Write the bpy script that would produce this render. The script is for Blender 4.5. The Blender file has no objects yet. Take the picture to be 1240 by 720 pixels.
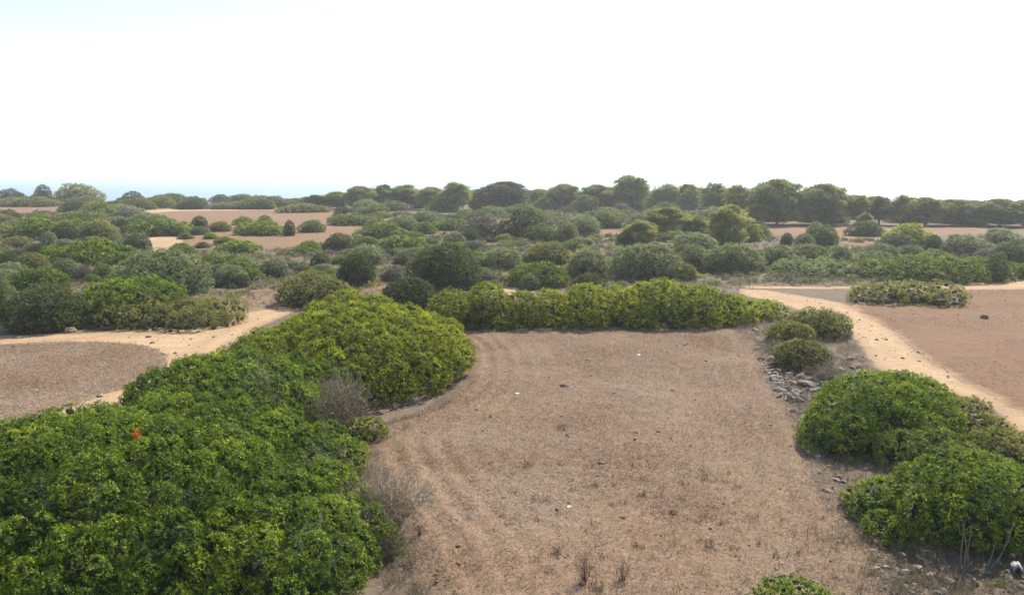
import bpy, math, random
import numpy as np
from mathutils import Vector, geometry

random.seed(7)
R = np.random.default_rng(11)
SC = bpy.context.scene
COL = SC.collection

# ------------------------------------------------------------------ camera, light, exposure
CAM_H, FPX, PITCH = 7.0, 1000.0, math.atan(154 / 1000)
SUN_EL, SUN_AZ = math.radians(45), math.radians(34)      # ahead of the camera, a little to the right
cd = bpy.data.cameras.new('camera')
cam = bpy.data.objects.new('camera', cd)
COL.objects.link(cam)
cam.location = (0, 0, CAM_H)
cam.rotation_euler = (math.pi / 2 - PITCH, 0, 0)
cd.sensor_width, cd.lens = 36.0, FPX / 1240 * 36
cd.clip_start, cd.clip_end = 0.1, 60000
SC.camera = cam

W = bpy.data.worlds.new('World')
SC.world = W
W.use_nodes = True
nt = W.node_tree
bg = nt.nodes['Background']
sky = nt.nodes.new('ShaderNodeTexSky')
sky.sky_type = 'NISHITA'
sky.sun_disc = False
sky.sun_elevation, sky.sun_rotation = SUN_EL, SUN_AZ
sky.altitude, sky.air_density, sky.dust_density, sky.ozone_density = 0, 0.8, 0.7, 0.0
nt.links.new(sky.outputs[0], bg.inputs[0])
bg.inputs[1].default_value = 0.148

sd = bpy.data.lights.new('sun', 'SUN')
sd.energy, sd.angle, sd.color = 5.0, math.radians(0.6), (1, 0.95, 0.88)
sun = bpy.data.objects.new('sun', sd)
COL.objects.link(sun)
sun_dir = Vector((math.cos(SUN_EL) * math.sin(SUN_AZ), math.cos(SUN_EL) * math.cos(SUN_AZ), math.sin(SUN_EL)))
sun.rotation_euler = sun_dir.to_track_quat('Z', 'Y').to_euler()
sun.location = (20, 60, 60)

SC.view_settings.view_transform = 'Standard'
SC.view_settings.look = 'None'
SC.view_settings.exposure = 0.88
SC.view_settings.gamma = 1.0
SC.render.engine = 'CYCLES'
cy = SC.cycles
cy.max_bounces, cy.diffuse_bounces, cy.glossy_bounces, cy.transmission_bounces, cy.volume_bounces = 6, 3, 2, 4, 1

HAZE_DENSITY = 0.0005

# ------------------------------------------------------------------ photo pixel -> place
cP, sP = math.cos(PITCH), math.sin(PITCH)


def ray(px, py):
    u, v = (px - 620) / FPX, (360 - py) / FPX
    return np.array([u, cP + v * sP, -sP + v * cP])


def at(px, py, z=0.0):
    d = ray(px, py)
    t = (CAM_H - z) / -d[2]
    return d[0] * t, d[1] * t


def z_at(py, Y):
    d = ray(620, py)
    return CAM_H + d[2] / d[1] * Y


def depth(Y):
    return cP * Y + CAM_H * sP


def x_at(px, Y):
    return (px - 620) / FPX * depth(Y)


# ------------------------------------------------------------------ mesh helpers
def mesh_from(name, V, F, mat, attrs=None, smooth=False, mat_index=None, mats=None):
    """V (n,3), F list of (m,k) arrays"""
    me = bpy.data.meshes.new(name)
    V = np.ascontiguousarray(V, dtype=np.float32)
    if isinstance(F, np.ndarray):
        F = [F]
    F = [f for f in F if len(f)]
    nl = sum(f.size for f in F)
    nf = sum(len(f) for f in F)
    me.vertices.add(len(V))
    me.vertices.foreach_set('co', V.ravel())
    me.loops.add(nl)
    me.loops.foreach_set('vertex_index', np.concatenate([f.ravel() for f in F]).astype(np.int32))
    me.polygons.add(nf)
    tot = np.concatenate([np.full(len(f), f.shape[1], np.int32) for f in F])
    me.polygons.foreach_set('loop_start', np.concatenate([[0], np.cumsum(tot)[:-1]]).astype(np.int32))
    if mat_index is not None:
        me.polygons.foreach_set('material_index', mat_index.astype(np.int32))
    for m in (mats or [mat]):
        me.materials.append(m)
    for k, a in (attrs or {}).items():
        at_ = me.attributes.new(k, 'FLOAT', 'POINT')
        at_.data.foreach_set('value', np.ascontiguousarray(a, dtype=np.float32))
    me.update(calc_edges=True)
    me.polygons.foreach_set('use_smooth', np.full(nf, bool(smooth)))
    return me


def link(name, me, parent=None, loc=(0, 0, 0)):
    o = bpy.data.objects.new(name, me)
    COL.objects.link(o)
    o.location = loc
    if parent:
        o.parent = parent
    return o


def tag(o, label=None, cat=None, group=None, kind=None):
    if label: o['label'] = label
    if cat: o['category'] = cat
    if group: o['group'] = group
    if kind: o['kind'] = kind
    return o


def rand_dirs(n):
    v = R.normal(size=(n, 3))
    return v / np.linalg.norm(v, axis=1, keepdims=True)


def unit(v):
    return v / np.maximum(np.linalg.norm(v, axis=-1, keepdims=True), 1e-9)


_t = (1 + 5 ** .5) / 2
ICO_V = unit(np.array([(-1, _t, 0), (1, _t, 0), (-1, -_t, 0), (1, -_t, 0), (0, -1, _t), (0, 1, _t), (0, -1, -_t), (0, 1, -_t),
                       (_t, 0, -1), (_t, 0, 1), (-_t, 0, -1), (-_t, 0, 1)], float))
ICO_F = np.array([(0, 11, 5), (0, 5, 1), (0, 1, 7), (0, 7, 10), (0, 10, 11), (1, 5, 9), (5, 11, 4), (11, 10, 2), (10, 7, 6), (7, 1, 8),
                  (3, 9, 4), (3, 4, 2), (3, 2, 6), (3, 6, 8), (3, 8, 9), (4, 9, 5), (2, 4, 11), (6, 2, 10), (8, 6, 7), (9, 8, 1)])


def subdivide(V, F):
    V = list(map(tuple, V)); cache = {}; out = []
    def mid(a, b):
        k = (min(a, b), max(a, b))
        if k not in cache:
            m = unit(np.array(V[a]) + np.array(V[b])); V.append(tuple(m)); cache[k] = len(V) - 1
        return cache[k]
    for a, b, c in F:
        ab, bc, ca = mid(a, b), mid(b, c), mid(c, a)
        out += [(a, ab, ca), (b, bc, ab), (c, ca, bc), (ab, bc, ca)]
    return np.array(V), np.array(out)


ICO1 = subdivide(ICO_V, ICO_F)
ICO2 = subdivide(*ICO1)


def tubes(paths, sides=4):
    """paths: list of (pts (n,3), radii (n,)) -> V, F"""
    Vs, Fs, o = [], [], 0
    for P, r in paths:
        P = np.asarray(P, float); n = len(P)
        d = unit(np.gradient(P, axis=0))
        ref = np.where(np.abs(d[:, 2:3]) > .9, np.array([[1., 0, 0]]), np.array([[0, 0, 1.]]))
        a = unit(np.cross(d, ref)); b = np.cross(d, a)
        th = np.linspace(0, 2 * math.pi, sides, endpoint=False)
        ring = P[:, None] + np.asarray(r)[:, None, None] * (np.cos(th)[None, :, None] * a[:, None] + np.sin(th)[None, :, None] * b[:, None])
        Vs.append(ring.reshape(-1, 3))
        i = np.arange(n - 1)[:, None] * sides; j = np.arange(sides)[None]; k = (j + 1) % sides
        Fs.append((np.stack([i + j, i + k, i + sides + k, i + sides + j], -1).reshape(-1, 4)) + o)
        o += n * sides
    return np.concatenate(Vs), np.concatenate(Fs)


def leaf_tris(P, N, per, L, Wd, spread, r0):
    """rosettes of pointed leaves round the axis N at the points P"""
    n = len(P)
    N = np.repeat(unit(N), per, 0)
    m = len(N)
    t = unit(np.cross(N, rand_dirs(m)))
    ang = R.uniform(spread[0], spread[1], (m, 1))
    d = N * np.cos(ang) + t * np.sin(ang)
    side = unit(np.cross(d, unit(N + .6 * rand_dirs(m))))
    s = R.uniform(.7, 1.25, (m, 1))
    base = np.repeat(P, per, 0) + d * R.uniform(0, r0, (m, 1)) + .25 * r0 * rand_dirs(m)
    V = np.stack([base + side * Wd * s * .5, base - side * Wd * s * .5 + d * L * s * .4, base + d * L * s + N * L * .1], 1).reshape(-1, 3)
    return V, np.arange(3 * m).reshape(-1, 3)


def puffs(lobes, lump_r, lo=.6, hi=1.3, gap=.66, sink=(.48, .92), tint=None):
    """rounded puffs spread over the outside of a union of domes -> centres, radii, outward axes, tint"""
    L = np.array([tuple(l) + (0.0,) * (6 - len(l)) for l in lobes], float)
    ctr = np.column_stack([L[:, 0], L[:, 1], L[:, 5]])
    Cs, Ns, Ts = [], [], []
    for i in range(len(L)):
        cx, cy, rx, ry, h, z0 = L[i]
        area = 2 * math.pi * (((rx * ry) ** 1.6 + (rx * h) ** 1.6 + (ry * h) ** 1.6) / 3) ** (1 / 1.6) * (1 if z0 <= 0 else 1.6)
        k = int(area / (lump_r ** 2) * 2.0) + 10
        d = rand_dirs(k)
        if z0 <= 0: d[:, 2] = np.abs(d[:, 2])
        q = np.sign(d) * np.abs(d) ** np.array([1, 1, .76])
        if z0 <= 0: q[:, :2] *= (1 - .20 * np.clip((.42 - q[:, 2]) / .42, 0, 1))[:, None]     # drawn in towards the foot
        p = ctr[i] + q * L[i, 2:5]
        ok = p[:, 2] > 0
        for j in np.nonzero(np.sum((ctr - ctr[i]) ** 2, 1) < (L[:, 2:5].max(1) + L[i, 2:5].max()) ** 2)[0]:
            if j != i: ok &= (((p - ctr[j]) / L[j, 2:5]) ** 2).sum(1) > .92
        Cs.append(p[ok]); Ns.append(unit(d / L[i, 2:5])[ok]); Ts.append(np.full(ok.sum(), tint[i] if tint is not None else 0.0))
    C, N, T = np.concatenate(Cs), np.concatenate(Ns), np.concatenate(Ts)
    order = R.permutation(len(C)); C, N, T = C[order], N[order], T[order]
    rr = lump_r * R.uniform(lo, hi, len(C))
    K = np.zeros((len(C), 3)); KR = np.zeros(len(C)); m = 0; keep = []
    for i in range(len(C)):
        if m and np.any(((K[:m] - C[i]) ** 2).sum(1) < (gap * (KR[:m] + rr[i])) ** 2): continue
        K[m] = C[i]; KR[m] = rr[i]; m += 1; keep.append(i)
    N, T, r = N[keep], T[keep], KR[:m]
    C = K[:m] - N * (r * R.uniform(*sink, m))[:, None]
    C[:, 2] = np.maximum(C[:, 2], .25 * r)
    return C, r, N, T + R.normal(0, .5, m)


def grow(lobes, lump_r, dens, per, L, Wd, spread=(.3, 1.35), sub=.36, zmin=0.0, flare=1.0):
    """foliage over a union of domes: domes > puffs > small puffs > leaf rosettes.
    lobes: (cx, cy, rx, ry, h) -> V, triangles, tint, core V, core F, puff centres"""
    C, rl, NN, lt = puffs(lobes, lump_r)
    big = C
    if sub:
        C, rl, NN2, lt = puffs([(c[0], c[1], r, r, r, max(c[2], 1e-4)) for c, r in zip(C, rl)], lump_r * sub, .6, 1.35, .84, (0, .42), lt)
        NN = NN2
    Vs, Fs, Ts, off = [], [], [], 0
    C32, c2 = C.astype(np.float32), (C ** 2).sum(1).astype(np.float32)
    for fr, dn, sc in ((1.0, dens, 1.0),):
        cnt = np.maximum(3, (dn * 4 * math.pi * (rl * fr) ** 2 * .62).astype(int))
        idx = np.repeat(np.arange(len(C)), cnt)
        d = rand_dirs(len(idx))
        flip = np.sum(d * NN[idx], 1) < -.25
        d[flip] *= -1
        P = C[idx] + d * (rl[idx] * fr * (1 + R.normal(0, .09, len(idx))))[:, None]
        ok = P[:, 2] > max(.03, zmin)
        P32 = P.astype(np.float32); lim = (.84 * fr * rl).astype(np.float32) ** 2
        for s in range(0, len(P), 4000):
            q = P32[s:s + 4000]
            D2 = (q ** 2).sum(1)[:, None] + c2[None] - 2 * q @ C32.T
            D2[np.arange(len(q)), idx[s:s + 4000]] = 1e9
            ok[s:s + 4000] &= ~np.any(D2 < lim[None], 1)
        P, d, idx2 = P[ok], d[ok], idx[ok]
        N = unit(d + np.array([0, 0, .40 * flare]) + .30 * rand_dirs(len(d)))
        V, F = leaf_tris(P, N, per, L * sc, Wd * sc, spread, L * .7)
        rt = .5 + .17 * lt[idx2] + R.normal(0, .13, len(P))
        T = np.clip(np.repeat(rt, per) + R.normal(0, .12, len(P) * per), 0, 1)
        Vs.append(V); Fs.append(F + off); Ts.append(np.repeat(T, 3)); off += len(V)
    V, F, T = np.concatenate(Vs), np.concatenate(Fs), np.concatenate(Ts)
    V[:, 2] = np.maximum(V[:, 2], zmin + .01)
    # opaque core added inside each dome, coloured dark so the gaps look shaded
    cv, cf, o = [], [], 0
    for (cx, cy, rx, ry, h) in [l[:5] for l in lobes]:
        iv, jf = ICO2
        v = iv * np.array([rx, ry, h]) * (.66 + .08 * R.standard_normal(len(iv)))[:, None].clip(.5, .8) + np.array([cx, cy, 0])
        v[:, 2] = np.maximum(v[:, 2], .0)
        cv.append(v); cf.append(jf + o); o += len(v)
    # opaque heart added in every small puff to block the sun, in darker tints
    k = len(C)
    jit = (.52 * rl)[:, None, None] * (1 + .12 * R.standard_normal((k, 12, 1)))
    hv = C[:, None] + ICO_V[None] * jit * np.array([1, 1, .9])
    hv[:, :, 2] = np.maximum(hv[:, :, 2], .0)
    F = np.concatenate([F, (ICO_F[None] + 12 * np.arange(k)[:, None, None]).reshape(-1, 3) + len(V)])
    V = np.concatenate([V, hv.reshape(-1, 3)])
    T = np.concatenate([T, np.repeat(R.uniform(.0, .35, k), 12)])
    return V, F, T, np.concatenate(cv), np.concatenate(cf), big


# ------------------------------------------------------------------ materials
def new_mat(name):
    m = bpy.data.materials.new(name)
    m.use_nodes = True
    n = m.node_tree.nodes
    return m, n, m.node_tree.links, n['Principled BSDF']


def ramp(n, stops, interp='LINEAR'):
    r = n.new('ShaderNodeValToRGB')
    r.color_ramp.interpolation = interp
    e = r.color_ramp.elements
    while len(e) < len(stops): e.new(.5)
    for i, (p, c) in enumerate(stops):
        e[i].position = p; e[i].color = (*c, 1)
    return r


def leaf_mat(name, dark, mid, lite, trans=.35, rough=.6, spec=.12, tr_gain=1.7):
    m, n, l, p = new_mat(name)
    a = n.new('ShaderNodeAttribute'); a.attribute_name = 'tint'
    oi = n.new('ShaderNodeObjectInfo')
    ma = n.new('ShaderNodeMath'); ma.operation = 'MULTIPLY_ADD'
    l.new(oi.outputs['Random'], ma.inputs[0]); ma.inputs[1].default_value = .22; l.new(a.outputs['Fac'], ma.inputs[2])
    mb = n.new('ShaderNodeMath'); mb.operation = 'SUBTRACT'; l.new(ma.outputs[0], mb.inputs[0]); mb.inputs[1].default_value = .11
    r = ramp(n, [(0.1, dark), (.5, mid), (.92, lite)])
    l.new(mb.outputs[0], r.inputs[0])
    l.new(r.outputs[0], p.inputs['Base Color'])
    p.inputs['Roughness'].default_value = rough
    p.inputs['Specular IOR Level'].default_value = spec
    g = n.new('ShaderNodeMixRGB'); g.blend_type = 'MULTIPLY'; g.inputs[0].default_value = 1
    l.new(r.outputs[0], g.inputs[1]); g.inputs[2].default_value = (tr_gain * 1.1, tr_gain * 1.15, tr_gain * .6, 1)
    t = n.new('ShaderNodeBsdfTranslucent'); l.new(g.outputs[0], t.inputs[0])
    mx = n.new('ShaderNodeMixShader'); mx.inputs[0].default_value = trans
    l.new(p.outputs[0], mx.inputs[1]); l.new(t.outputs[0], mx.inputs[2])
    l.new(mx.outputs[0], n['Material Output'].inputs[0])
    return m


M = {
    'bright': leaf_mat('bright_green_leaves', (.028, .054, .006), (.114, .172, .010), (.320, .350, .018), trans=.20),
    'fresh': leaf_mat('yellow_green_leaves', (.042, .062, .006), (.170, .202, .010), (.420, .405, .018), trans=.22),
    'dull': leaf_mat('dull_green_leaves', (.038, .060, .010), (.130, .172, .020), (.265, .290, .038), trans=.17),
    'dark': leaf_mat('dark_green_leaves', (.022, .032, .013), (.062, .080, .026), (.125, .142, .044), trans=.28),
    'grey': leaf_mat('grey_green_leaves', (.056, .068, .036), (.145, .168, .084), (.260, .285, .150), trans=.32),
    'heath': leaf_mat('brownish_heath_leaves', (.054, .056, .022), (.135, .134, .042), (.240, .230, .075), trans=.34),
    'pine': leaf_mat('pine_needles', (.044, .060, .015), (.150, .180, .038), (.300, .320, .070), trans=.32),
    'palepine': leaf_mat('pale_pine_needles', (.080, .088, .020), (.185, .190, .042), (.330, .310, .075), trans=.34),
    'dry': leaf_mat('dry_grey_leaves', (.085, .074, .052), (.165, .142, .100), (.260, .225, .160), trans=.1),
    'red': leaf_mat('red_leaves', (.45, .06, .02), (.6, .08, .02), (.7, .14, .04), trans=.3, tr_gain=1.0),
}


def simple_mat(name, c1, c2, scale=6., rough=.85, bump=.3, detail=6):
    m, n, l, p = new_mat(name)
    tc = n.new('ShaderNodeTexCoord')
    no = n.new('ShaderNodeTexNoise'); no.inputs['Scale'].default_value = scale; no.inputs['Detail'].default_value = detail
    l.new(tc.outputs['Object'], no.inputs['Vector'])
    r = ramp(n, [(.3, c1), (.7, c2)])
    l.new(no.outputs[0], r.inputs[0]); l.new(r.outputs[0], p.inputs['Base Color'])
    b = n.new('ShaderNodeBump'); b.inputs['Strength'].default_value = bump; b.inputs['Distance'].default_value = .05
    l.new(no.outputs[0], b.inputs['Height']); l.new(b.outputs[0], p.inputs['Normal'])
    p.inputs['Roughness'].default_value = rough
    p.inputs['Specular IOR Level'].default_value = .2
    return m


M['bark'] = simple_mat('bark', (.07, .055, .042), (.16, .13, .10), 9)
M['twig'] = simple_mat('shaded_core', (.018, .024, .008), (.036, .044, .015), 9)  # filling inside the shrubs; the shade between leaves is in its dark colour
M['greytwig'] = simple_mat('grey_dead_twigs', (.23, .18, .115), (.39, .32, .22), 5)
M['palestem'] = simple_mat('pale_stems', (.11, .085, .055), (.22, .175, .12), 8)
M['stone'] = simple_mat('limestone', (.17, .125, .09), (.32, .26, .195), 4, bump=.6)
M['darkstone'] = simple_mat('weathered_stone', (.09, .072, .055), (.21, .17, .13), 5, bump=.6)
M['whitestone'] = simple_mat('white_stone', (.60, .56, .50), (.78, .75, .70), 4, bump=.4)
M['pipe'] = simple_mat('dirty_white_pipe', (.20, .18, .155), (.34, .31, .27), 9, bump=.3)
M['earth'] = simple_mat('earth_clod', (.15, .088, .052), (.26, .165, .10), 8, bump=.6)
M['brownweed'] = simple_mat('brown_weed_stalks', (.11, .062, .038), (.20, .12, .075), 8)
M['hole'] = simple_mat('painted_hole_shade', (.010, .010, .010), (.02, .02, .02), 8)  # shade of the pipe's hollow, painted as black


GROUND_A, GROUND_B = (.095, .068, .044), (.165, .122, .082)


def soil_mat(name, lo, hi, grit, edge_w=.6, edge=True, ruts=False, rim=None):
    """bare earth: broad patches, fine grit, straw coloured specks; blends to the scrub ground at its rim"""
    m, n, l, p = new_mat(name)
    ge = n.new('ShaderNodeNewGeometry')
    def noise(s, d=4, rough=.6):
        k = n.new('ShaderNodeTexNoise'); k.inputs['Scale'].default_value = s; k.inputs['Detail'].default_value = d
        k.inputs['Roughness'].default_value = rough
        l.new(ge.outputs['Position'], k.inputs['Vector']); return k
    big, med, fine = noise(.22, 5), noise(1.7, 6, .7), noise(11, 5, .75)
    r1 = ramp(n, [(.32, lo), (.68, hi)]); l.new(big.outputs[0], r1.inputs[0])
    r2 = ramp(n, [(.30, tuple(c * .74 for c in lo)), (.72, tuple(min(1, c * 1.16) for c in hi))]); l.new(med.outputs[0], r2.inputs[0])
    mx = n.new('ShaderNodeMixRGB'); mx.inputs[0].default_value = .5
    l.new(r1.outputs[0], mx.inputs[1]); l.new(r2.outputs[0], mx.inputs[2])
    r3 = ramp(n, [(.50, (0, 0, 0)), (.64, (1, 1, 1))]); l.new(fine.outputs[0], r3.inputs[0])
    f3 = n.new('ShaderNodeMath'); f3.operation = 'MULTIPLY'; l.new(r3.outputs[0], f3.inputs[0]); f3.inputs[1].default_value = .55
    mg = n.new('ShaderNodeMixRGB'); l.new(f3.outputs[0], mg.inputs[0]); l.new(mx.outputs[0], mg.inputs[1]); mg.inputs[2].default_value = (*grit, 1)
    out = mg.outputs[0]
    if ruts:                                            # two worn wheel lines follow the rim, duller earth between them
        ea = n.new('ShaderNodeAttribute'); ea.attribute_name = 'edge'
        wob = noise(.5, 3)
        we = n.new('ShaderNodeMath'); we.operation = 'MULTIPLY_ADD'; l.new(wob.outputs[0], we.inputs[0]); we.inputs[1].default_value = .9; l.new(ea.outputs['Fac'], we.inputs[2])
        rr = ramp(n, [(.0, (0, 0, 0)), (.10, (.9, .9, .9)), (.18, (0, 0, 0)), (.27, (.5, .5, .5)), (.36, (0, 0, 0))])
        sc = n.new('ShaderNodeMath'); sc.operation = 'MULTIPLY'; l.new(we.outputs[0], sc.inputs[0]); sc.inputs[1].default_value = .15; l.new(sc.outputs[0], rr.inputs[0])
        fm = n.new('ShaderNodeMath'); fm.operation = 'MULTIPLY'; l.new(rr.outputs[0], fm.inputs[0]); l.new(med.outputs[0], fm.inputs[1])
        mr_ = n.new('ShaderNodeMixRGB'); l.new(fm.outputs[0], mr_.inputs[0]); l.new(out, mr_.inputs[1]); mr_.inputs[2].default_value = (lo[0] * .62, lo[1] * .62, lo[2] * .66, 1)
        out = mr_.outputs[0]
    if edge:
        a = n.new('ShaderNodeAttribute'); a.attribute_name = 'edge'
        ns = noise(1.1, 6, .7)
        s1 = n.new('ShaderNodeMath'); s1.operation = 'MULTIPLY_ADD'; l.new(ns.outputs[0], s1.inputs[0]); s1.inputs[1].default_value = -edge_w * 2.2
        l.new(a.outputs['Fac'], s1.inputs[2])
        mr = n.new('ShaderNodeMapRange'); mr.interpolation_type = 'SMOOTHSTEP'
        mr.inputs['From Min'].default_value = -edge_w * 1.1; mr.inputs['From Max'].default_value = edge_w * .25
        l.new(s1.outputs[0], mr.inputs['Value'])
        rg = ramp(n, [(.3, (rim or (GROUND_A, GROUND_B))[0]), (.7, (rim or (GROUND_A, GROUND_B))[1])]); l.new(med.outputs[0], rg.inputs[0])
        me = n.new('ShaderNodeMixRGB'); l.new(mr.outputs[0], me.inputs[0]); l.new(rg.outputs[0], me.inputs[1]); l.new(out, me.inputs[2])
        out = me.outputs[0]
    l.new(out, p.inputs['Base Color'])
    p.inputs['Roughness'].default_value = .95; p.inputs['Specular IOR Level'].default_value = .08
    b = n.new('ShaderNodeBump'); b.inputs['Strength'].default_value = .7; b.inputs['Distance'].default_value = .09
    ad = n.new('ShaderNodeMath'); ad.operation = 'ADD'; l.new(med.outputs[0], ad.inputs[0])
    f2 = n.new('ShaderNodeMath'); f2.operation = 'MULTIPLY'; l.new(fine.outputs[0], f2.inputs[0]); f2.inputs[1].default_value = .5
    l.new(f2.outputs[0], ad.inputs[1]); l.new(ad.outputs[0], b.inputs['Height']); l.new(b.outputs[0], p.inputs['Normal'])
    return m


RIM = (.215, .140, .078), (.310, .215, .128)
M['ground'] = soil_mat('dry_scrub_ground', GROUND_A, GROUND_B, (.23, .19, .14), edge=False)
M['stubble'] = soil_mat('stubble_soil', (.164, .098, .055), (.220, .146, .090), (.28, .215, .145), .5)
M['loop'] = soil_mat('dry_field_soil', (.155, .096, .053), (.210, .142, .084), (.25, .185, .118), .25, rim=RIM)
M['bare'] = soil_mat('red_bare_soil', (.145, .080, .042), (.190, .112, .062), (.21, .145, .09), .3, rim=RIM)
M['far'] = soil_mat('pink_far_soil', (.168, .100, .054), (.208, .131, .074), (.22, .155, .094), .6)
M['sand'] = soil_mat('sandy_track', (.320, .205, .105), (.415, .290, .168), (.42, .32, .205), .2, ruts=True)

# ------------------------------------------------------------------ ground, tracks, fields, sea
def smooth_poly(pts, seg=None, jit=0.0):
    """pixel outline -> closed Catmull-Rom outline on the ground with an uneven rim"""
    P = np.array([at(x, y) for x, y in pts]); n = len(P); out = []
    for i in range(n):
        p0, p1, p2, p3 = P[i - 1], P[i], P[(i + 1) % n], P[(i + 2) % n]
        L = np.linalg.norm(p2 - p1); k = max(2, min(60, int(L / (seg or max(.35, depth(p1[1]) * .012)))))
        for t in np.linspace(0, 1, k, endpoint=False):
            a = .5 * ((2 * p1) + (-p0 + p2) * t + (2 * p0 - 5 * p1 + 4 * p2 - p3) * t * t + (-p0 + 3 * p1 - 3 * p2 + p3) * t ** 3)
            lin = p1 + (p2 - p1) * t
            out.append(.5 * a + .5 * lin + R.normal(0, jit, 2))
    return np.array(out)


def inside(Q, P):
    c = np.zeros(len(Q), bool)
    k = np.nonzero((Q >= P.min(0)).all(1) & (Q <= P.max(0)).all(1))[0]
    if not len(k): return c
    x, y = Q[k, 0], Q[k, 1]; r = np.zeros(len(k), bool)
    j = len(P) - 1
    for i in range(len(P)):
        xi, yi, xj, yj = *P[i], *P[j]
        if yi != yj:
            r ^= ((yi > y) != (yj > y)) & (x < (xj - xi) * (y - yi) / (yj - yi) + xi)
        j = i
    c[k] = r
    return c


GRID = {}


def edge_fast(Q, P, st=.12):
    """distance to the rim, read off a grid"""
    if id(P) not in GRID:
        lo = P.min(0); n_ = np.ceil((P.max(0) - lo) / st).astype(int) + 2
        gx, gy = np.meshgrid(np.arange(n_[0]), np.arange(n_[1]), indexing='ij')
        GRID[id(P)] = (lo, edge_dist(lo + st * np.stack([gx.ravel(), gy.ravel()], 1), P).reshape(n_), P)
    lo, G, _ = GRID[id(P)]
    q = np.clip((Q - lo) / st, 0, np.array(G.shape) - 1.001); i = q.astype(int); f = q - i
    a, b = i[:, 0], i[:, 1]
    return (G[a, b] * (1 - f[:, 0]) + G[a + 1, b] * f[:, 0]) * (1 - f[:, 1]) + (G[a, b + 1] * (1 - f[:, 0]) + G[a + 1, b + 1] * f[:, 0]) * f[:, 1]


def edge_dist(Q, P):
    best = np.full(len(Q), 1e9)
    for i in range(len(P)):
        a, b = P[i - 1], P[i]; ab = b - a
        t = np.clip(((Q - a) @ ab) / max(ab @ ab, 1e-9), 0, 1)
        best = np.minimum(best, np.linalg.norm(Q - a - t[:, None] * ab, axis=1))
    return best


def vnoise(Q, s, seed=0):
    """cheap smooth value noise"""
    q = Q * s + seed * 17.3; i = np.floor(q).astype(int); f = q - i; f = f * f * (3 - 2 * f)
    def h(a, b): 
        v = np.sin(a * 127.1 + b * 311.7 + seed * 74.7) * 43758.5453
        return v - np.floor(v)
    a, b = i[:, 0], i[:, 1]
    return (h(a, b) * (1 - f[:, 0]) + h(a + 1, b) * f[:, 0]) * (1 - f[:, 1]) + (h(a, b + 1) * (1 - f[:, 0]) + h(a + 1, b + 1) * f[:, 0]) * f[:, 1]


SHEETS = {}


def surf(Q, P, z, relief, furrow):
    e = edge_fast(Q, P) if len(Q) > 20000 else edge_dist(Q, P); s = np.clip(e / .8, 0, 1); zz = np.full(len(Q), z)
    if relief: zz = zz + s * relief * (vnoise(Q, 1.4, 1) * .6 + vnoise(Q, 4.1, 2) * .4)
    if furrow: zz = zz + s * furrow * (1 + np.sin(e * 2 * math.pi / .62 + 2.2 * vnoise(Q, .5, 3))) * np.clip(1.1 - e / 4.5, .05, 1) * np.clip(.75 - Q[:, 0] / 6, .12, 1) * (.4 + vnoise(Q, .8, 4))
    return e, zz


def sheet(name, pts, mat, z, step, jit, relief=0.0, furrow=0.0, label=None):
    P = smooth_poly(pts, jit=jit)
    x0, y0 = P.min(0); x1, y1 = P.max(0)
    gx, gy = np.meshgrid(np.arange(x0, x1, step), np.arange(y0, y1, step))
    Q = np.stack([gx.ravel(), gy.ravel()], 1); Q = Q + R.uniform(-.3, .3, Q.shape) * step
    Q = Q[inside(Q, P)]
    Q = Q[edge_dist(Q, P) > step * .5]
    nb = len(P)
    ver = [Vector(p) for p in np.vstack([P, Q]).tolist()]
    res = geometry.delaunay_2d_cdt(ver, [(i, (i + 1) % nb) for i in range(nb)], [], 1, 1e-5)
    V2 = np.array([tuple(v) for v in res[0]]); F = np.array(res[2])
    e, zz = surf(V2, P, z, relief, furrow)
    me = mesh_from(name, np.column_stack([V2, zz]), F, mat, {'edge': e}, smooth=True)
    o = tag(link(name, me), kind='structure', label=label)
    SHEETS.setdefault(name, []).append(P)
    return P


# land: one sheet out to the coast, with the sea beyond
def build_ground():
    ys = np.concatenate([np.linspace(-120, 0, 7)[:-1], np.linspace(0, 60, 61), np.linspace(64, 200, 50)])
    V, F = [], []
    nx = 81
    for j, y in enumerate(ys):
        half = 420 if y > 150 else 380
        for i in range(nx):
            u = (i / (nx - 1) - .5) * 2
            x = np.sign(u) * abs(u) ** 1.6 * half
            yy = y
            if j == len(ys) - 1: yy = y + 7 * math.sin(x * .021) + 4 * math.sin(x * .09 + 1)
            elif j > len(ys) - 8: yy = y + (7 * math.sin(x * .021) + 4 * math.sin(x * .09 + 1)) * (j - len(ys) + 8) / 7
            if j > len(ys) - 12: yy -= 48 * min(1, max(0, (x - 15) / 60)) * (j - len(ys) + 12) / 11
            V.append((x, yy, 0.0))
    n = len(ys)
    for j in range(n - 1):
        for i in range(nx - 1):
            a = j * nx + i; F.append((a, a + 1, a + nx + 1, a + nx))
    V = np.array(V); m = len(V)
    last = V[(n - 1) * nx:].copy(); last[:, 1] += 9; last[:, 2] = -18
    V = np.vstack([V, last])
    for i in range(nx - 1):
        a = (n - 1) * nx + i; F.append((a, a + 1, m + i + 1, m + i))
    return tag(link('ground', mesh_from('ground', V, np.array(F), M['ground'], smooth=False)), kind='structure', label='dry scrubland ground')


build_ground()

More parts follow.
